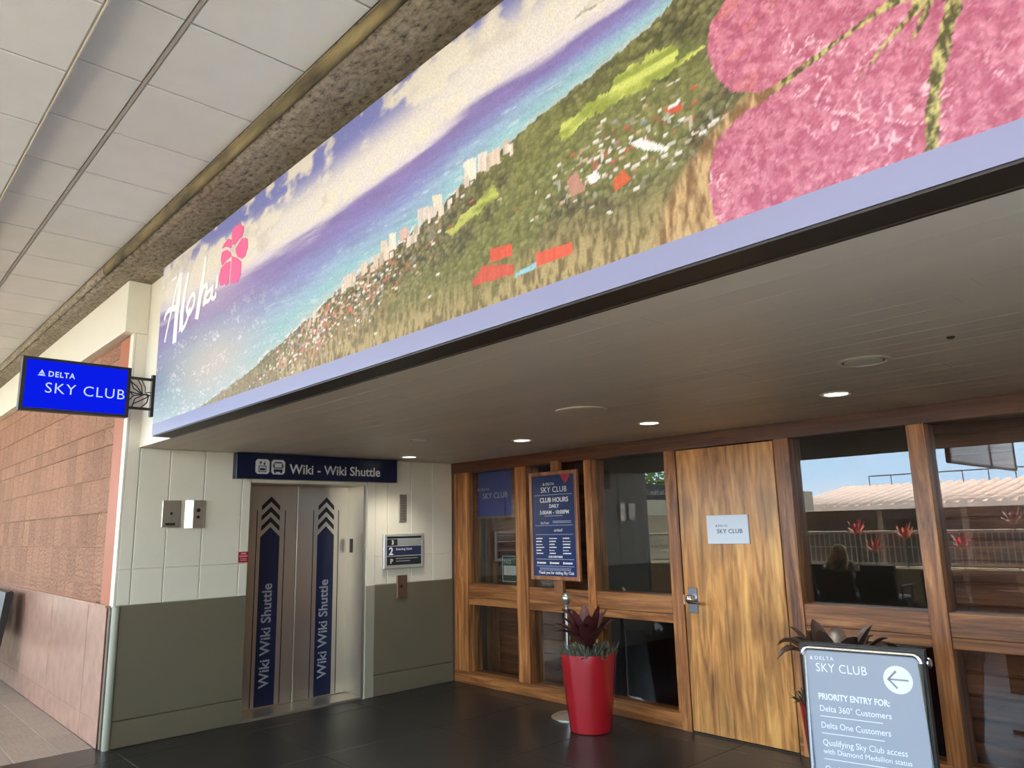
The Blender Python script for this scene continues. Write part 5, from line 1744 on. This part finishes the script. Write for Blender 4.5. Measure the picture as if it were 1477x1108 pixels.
for k in range(9):
    x0 = bx0 + 0.9 + 2.05 * k
    box(x0, x0 + 1.5, -13.62, -13.56, 0.30, 1.62).build('window', DARKGL, bd)
    box(x0 + 1.72, x0 + 1.86, -13.0, -12.86, -3.2, 1.76).build('column', plain('brown_column', (104, 84, 70), 0.7), bd)
box(bx0 + 0.4, bx1, -13.2, -12.9, 1.5, 1.76).build('eave_beam', BROWNW, bd)
rr_ = MB()
rr_.tube([(bx0 + 1, -16.8, 2.86), (bx1, -16.8, 2.86)], 0.02, 6)
for k in range(26):
    rr_.tube([(bx0 + 1 + 0.68 * k, -16.8, 2.45), (bx0 + 1 + 0.68 * k, -16.8, 2.86)], 0.015, 5)
rr_.build('ridge_rail', DARK_METAL, bd)
pb = thing('cream_building', 'cream concrete stair block on slim columns beside the tiled building', 'building', (-4.6, -10, -3.2))
box(-9, -2.55, -10.4, -9.0, 1.74, 2.22).build('parapet', PALE_CONC, pb)
box(-9, -2.95, -10.4, -9.2, 2.22, 2.60).build('upper_parapet', PALE_CONC, pb)
box(-9, -3.2, -10.4, -10.2, -3.2, 1.74).build('back_wall', PALE_CONC, pb)
for x0 in (-2.75, -3.3, -4.2, -5.2):
    box(x0, x0 + 0.16, -9.2, -9.04, -3.2, 1.74).build('column', PALE_CONC, pb)
MB().tube([(-1.98, -8.2, -3.2), (-1.98, -8.2, 3.6)], 0.035, 10).build('pole', STEEL_LIGHT, tag(empty('lamp_pole', (-1.98, -8.2, -3.2)), 'slim grey lamp pole standing in front of the cream stair block', 'pole'))


# ---- trees beyond the far end
def tree(label, x, y, h, r, seed):
    rn = random.Random(seed)
    t = thing('courtyard_tree', label, 'tree', (x, y, -3.2), 'trees beyond the far end of the walkway')
    MB().tube([(x, y, -3.2), (x + 0.1, y, h * 0.4 - 1.2), (x, y, h)], [0.2, 0.15, 0.08], 8).build('trunk', plain('bark', (96, 80, 62), 0.9), t)
    m = MB()
    for k in range(1500):
        a, b_, c_ = rn.gauss(0, 1), rn.gauss(0, 1), rn.gauss(0, 1)
        l3 = math.sqrt(a * a + b_ * b_ + c_ * c_)
        q = rn.uniform(0.45, 1) * r
        p = Vector((x + a / l3 * q, y + b_ / l3 * q, h + c_ / l3 * q * 0.85))
        u = Vector((rn.uniform(-1, 1), rn.uniform(-1, 1), rn.uniform(-1, 1))).normalized()
        v = u.orthogonal().normalized()
        s_ = rn.uniform(0.12, 0.24)
        m.add([p - u * s_, p + v * s_ * 0.5, p + u * s_, p - v * s_ * 0.5], [(0, 1, 2, 3)])
    g = m.build('foliage', plain('tree_leaf', (104, 128, 48), 0.6, 0, 0.3, 2), t)
    g['kind'] = 'stuff'


tree('broad green tree beyond the walkway end, behind the no entry sign', -10.5, -14.8, 1.4, 1.9, 1)
tree('taller green tree standing furthest from the club past the cream block', -15.5, -20.5, 2.4, 2.6, 2)
tree('green tree between the walkway end and the cream stair block', -12.0, -9.6, 0.7, 1.4, 3)
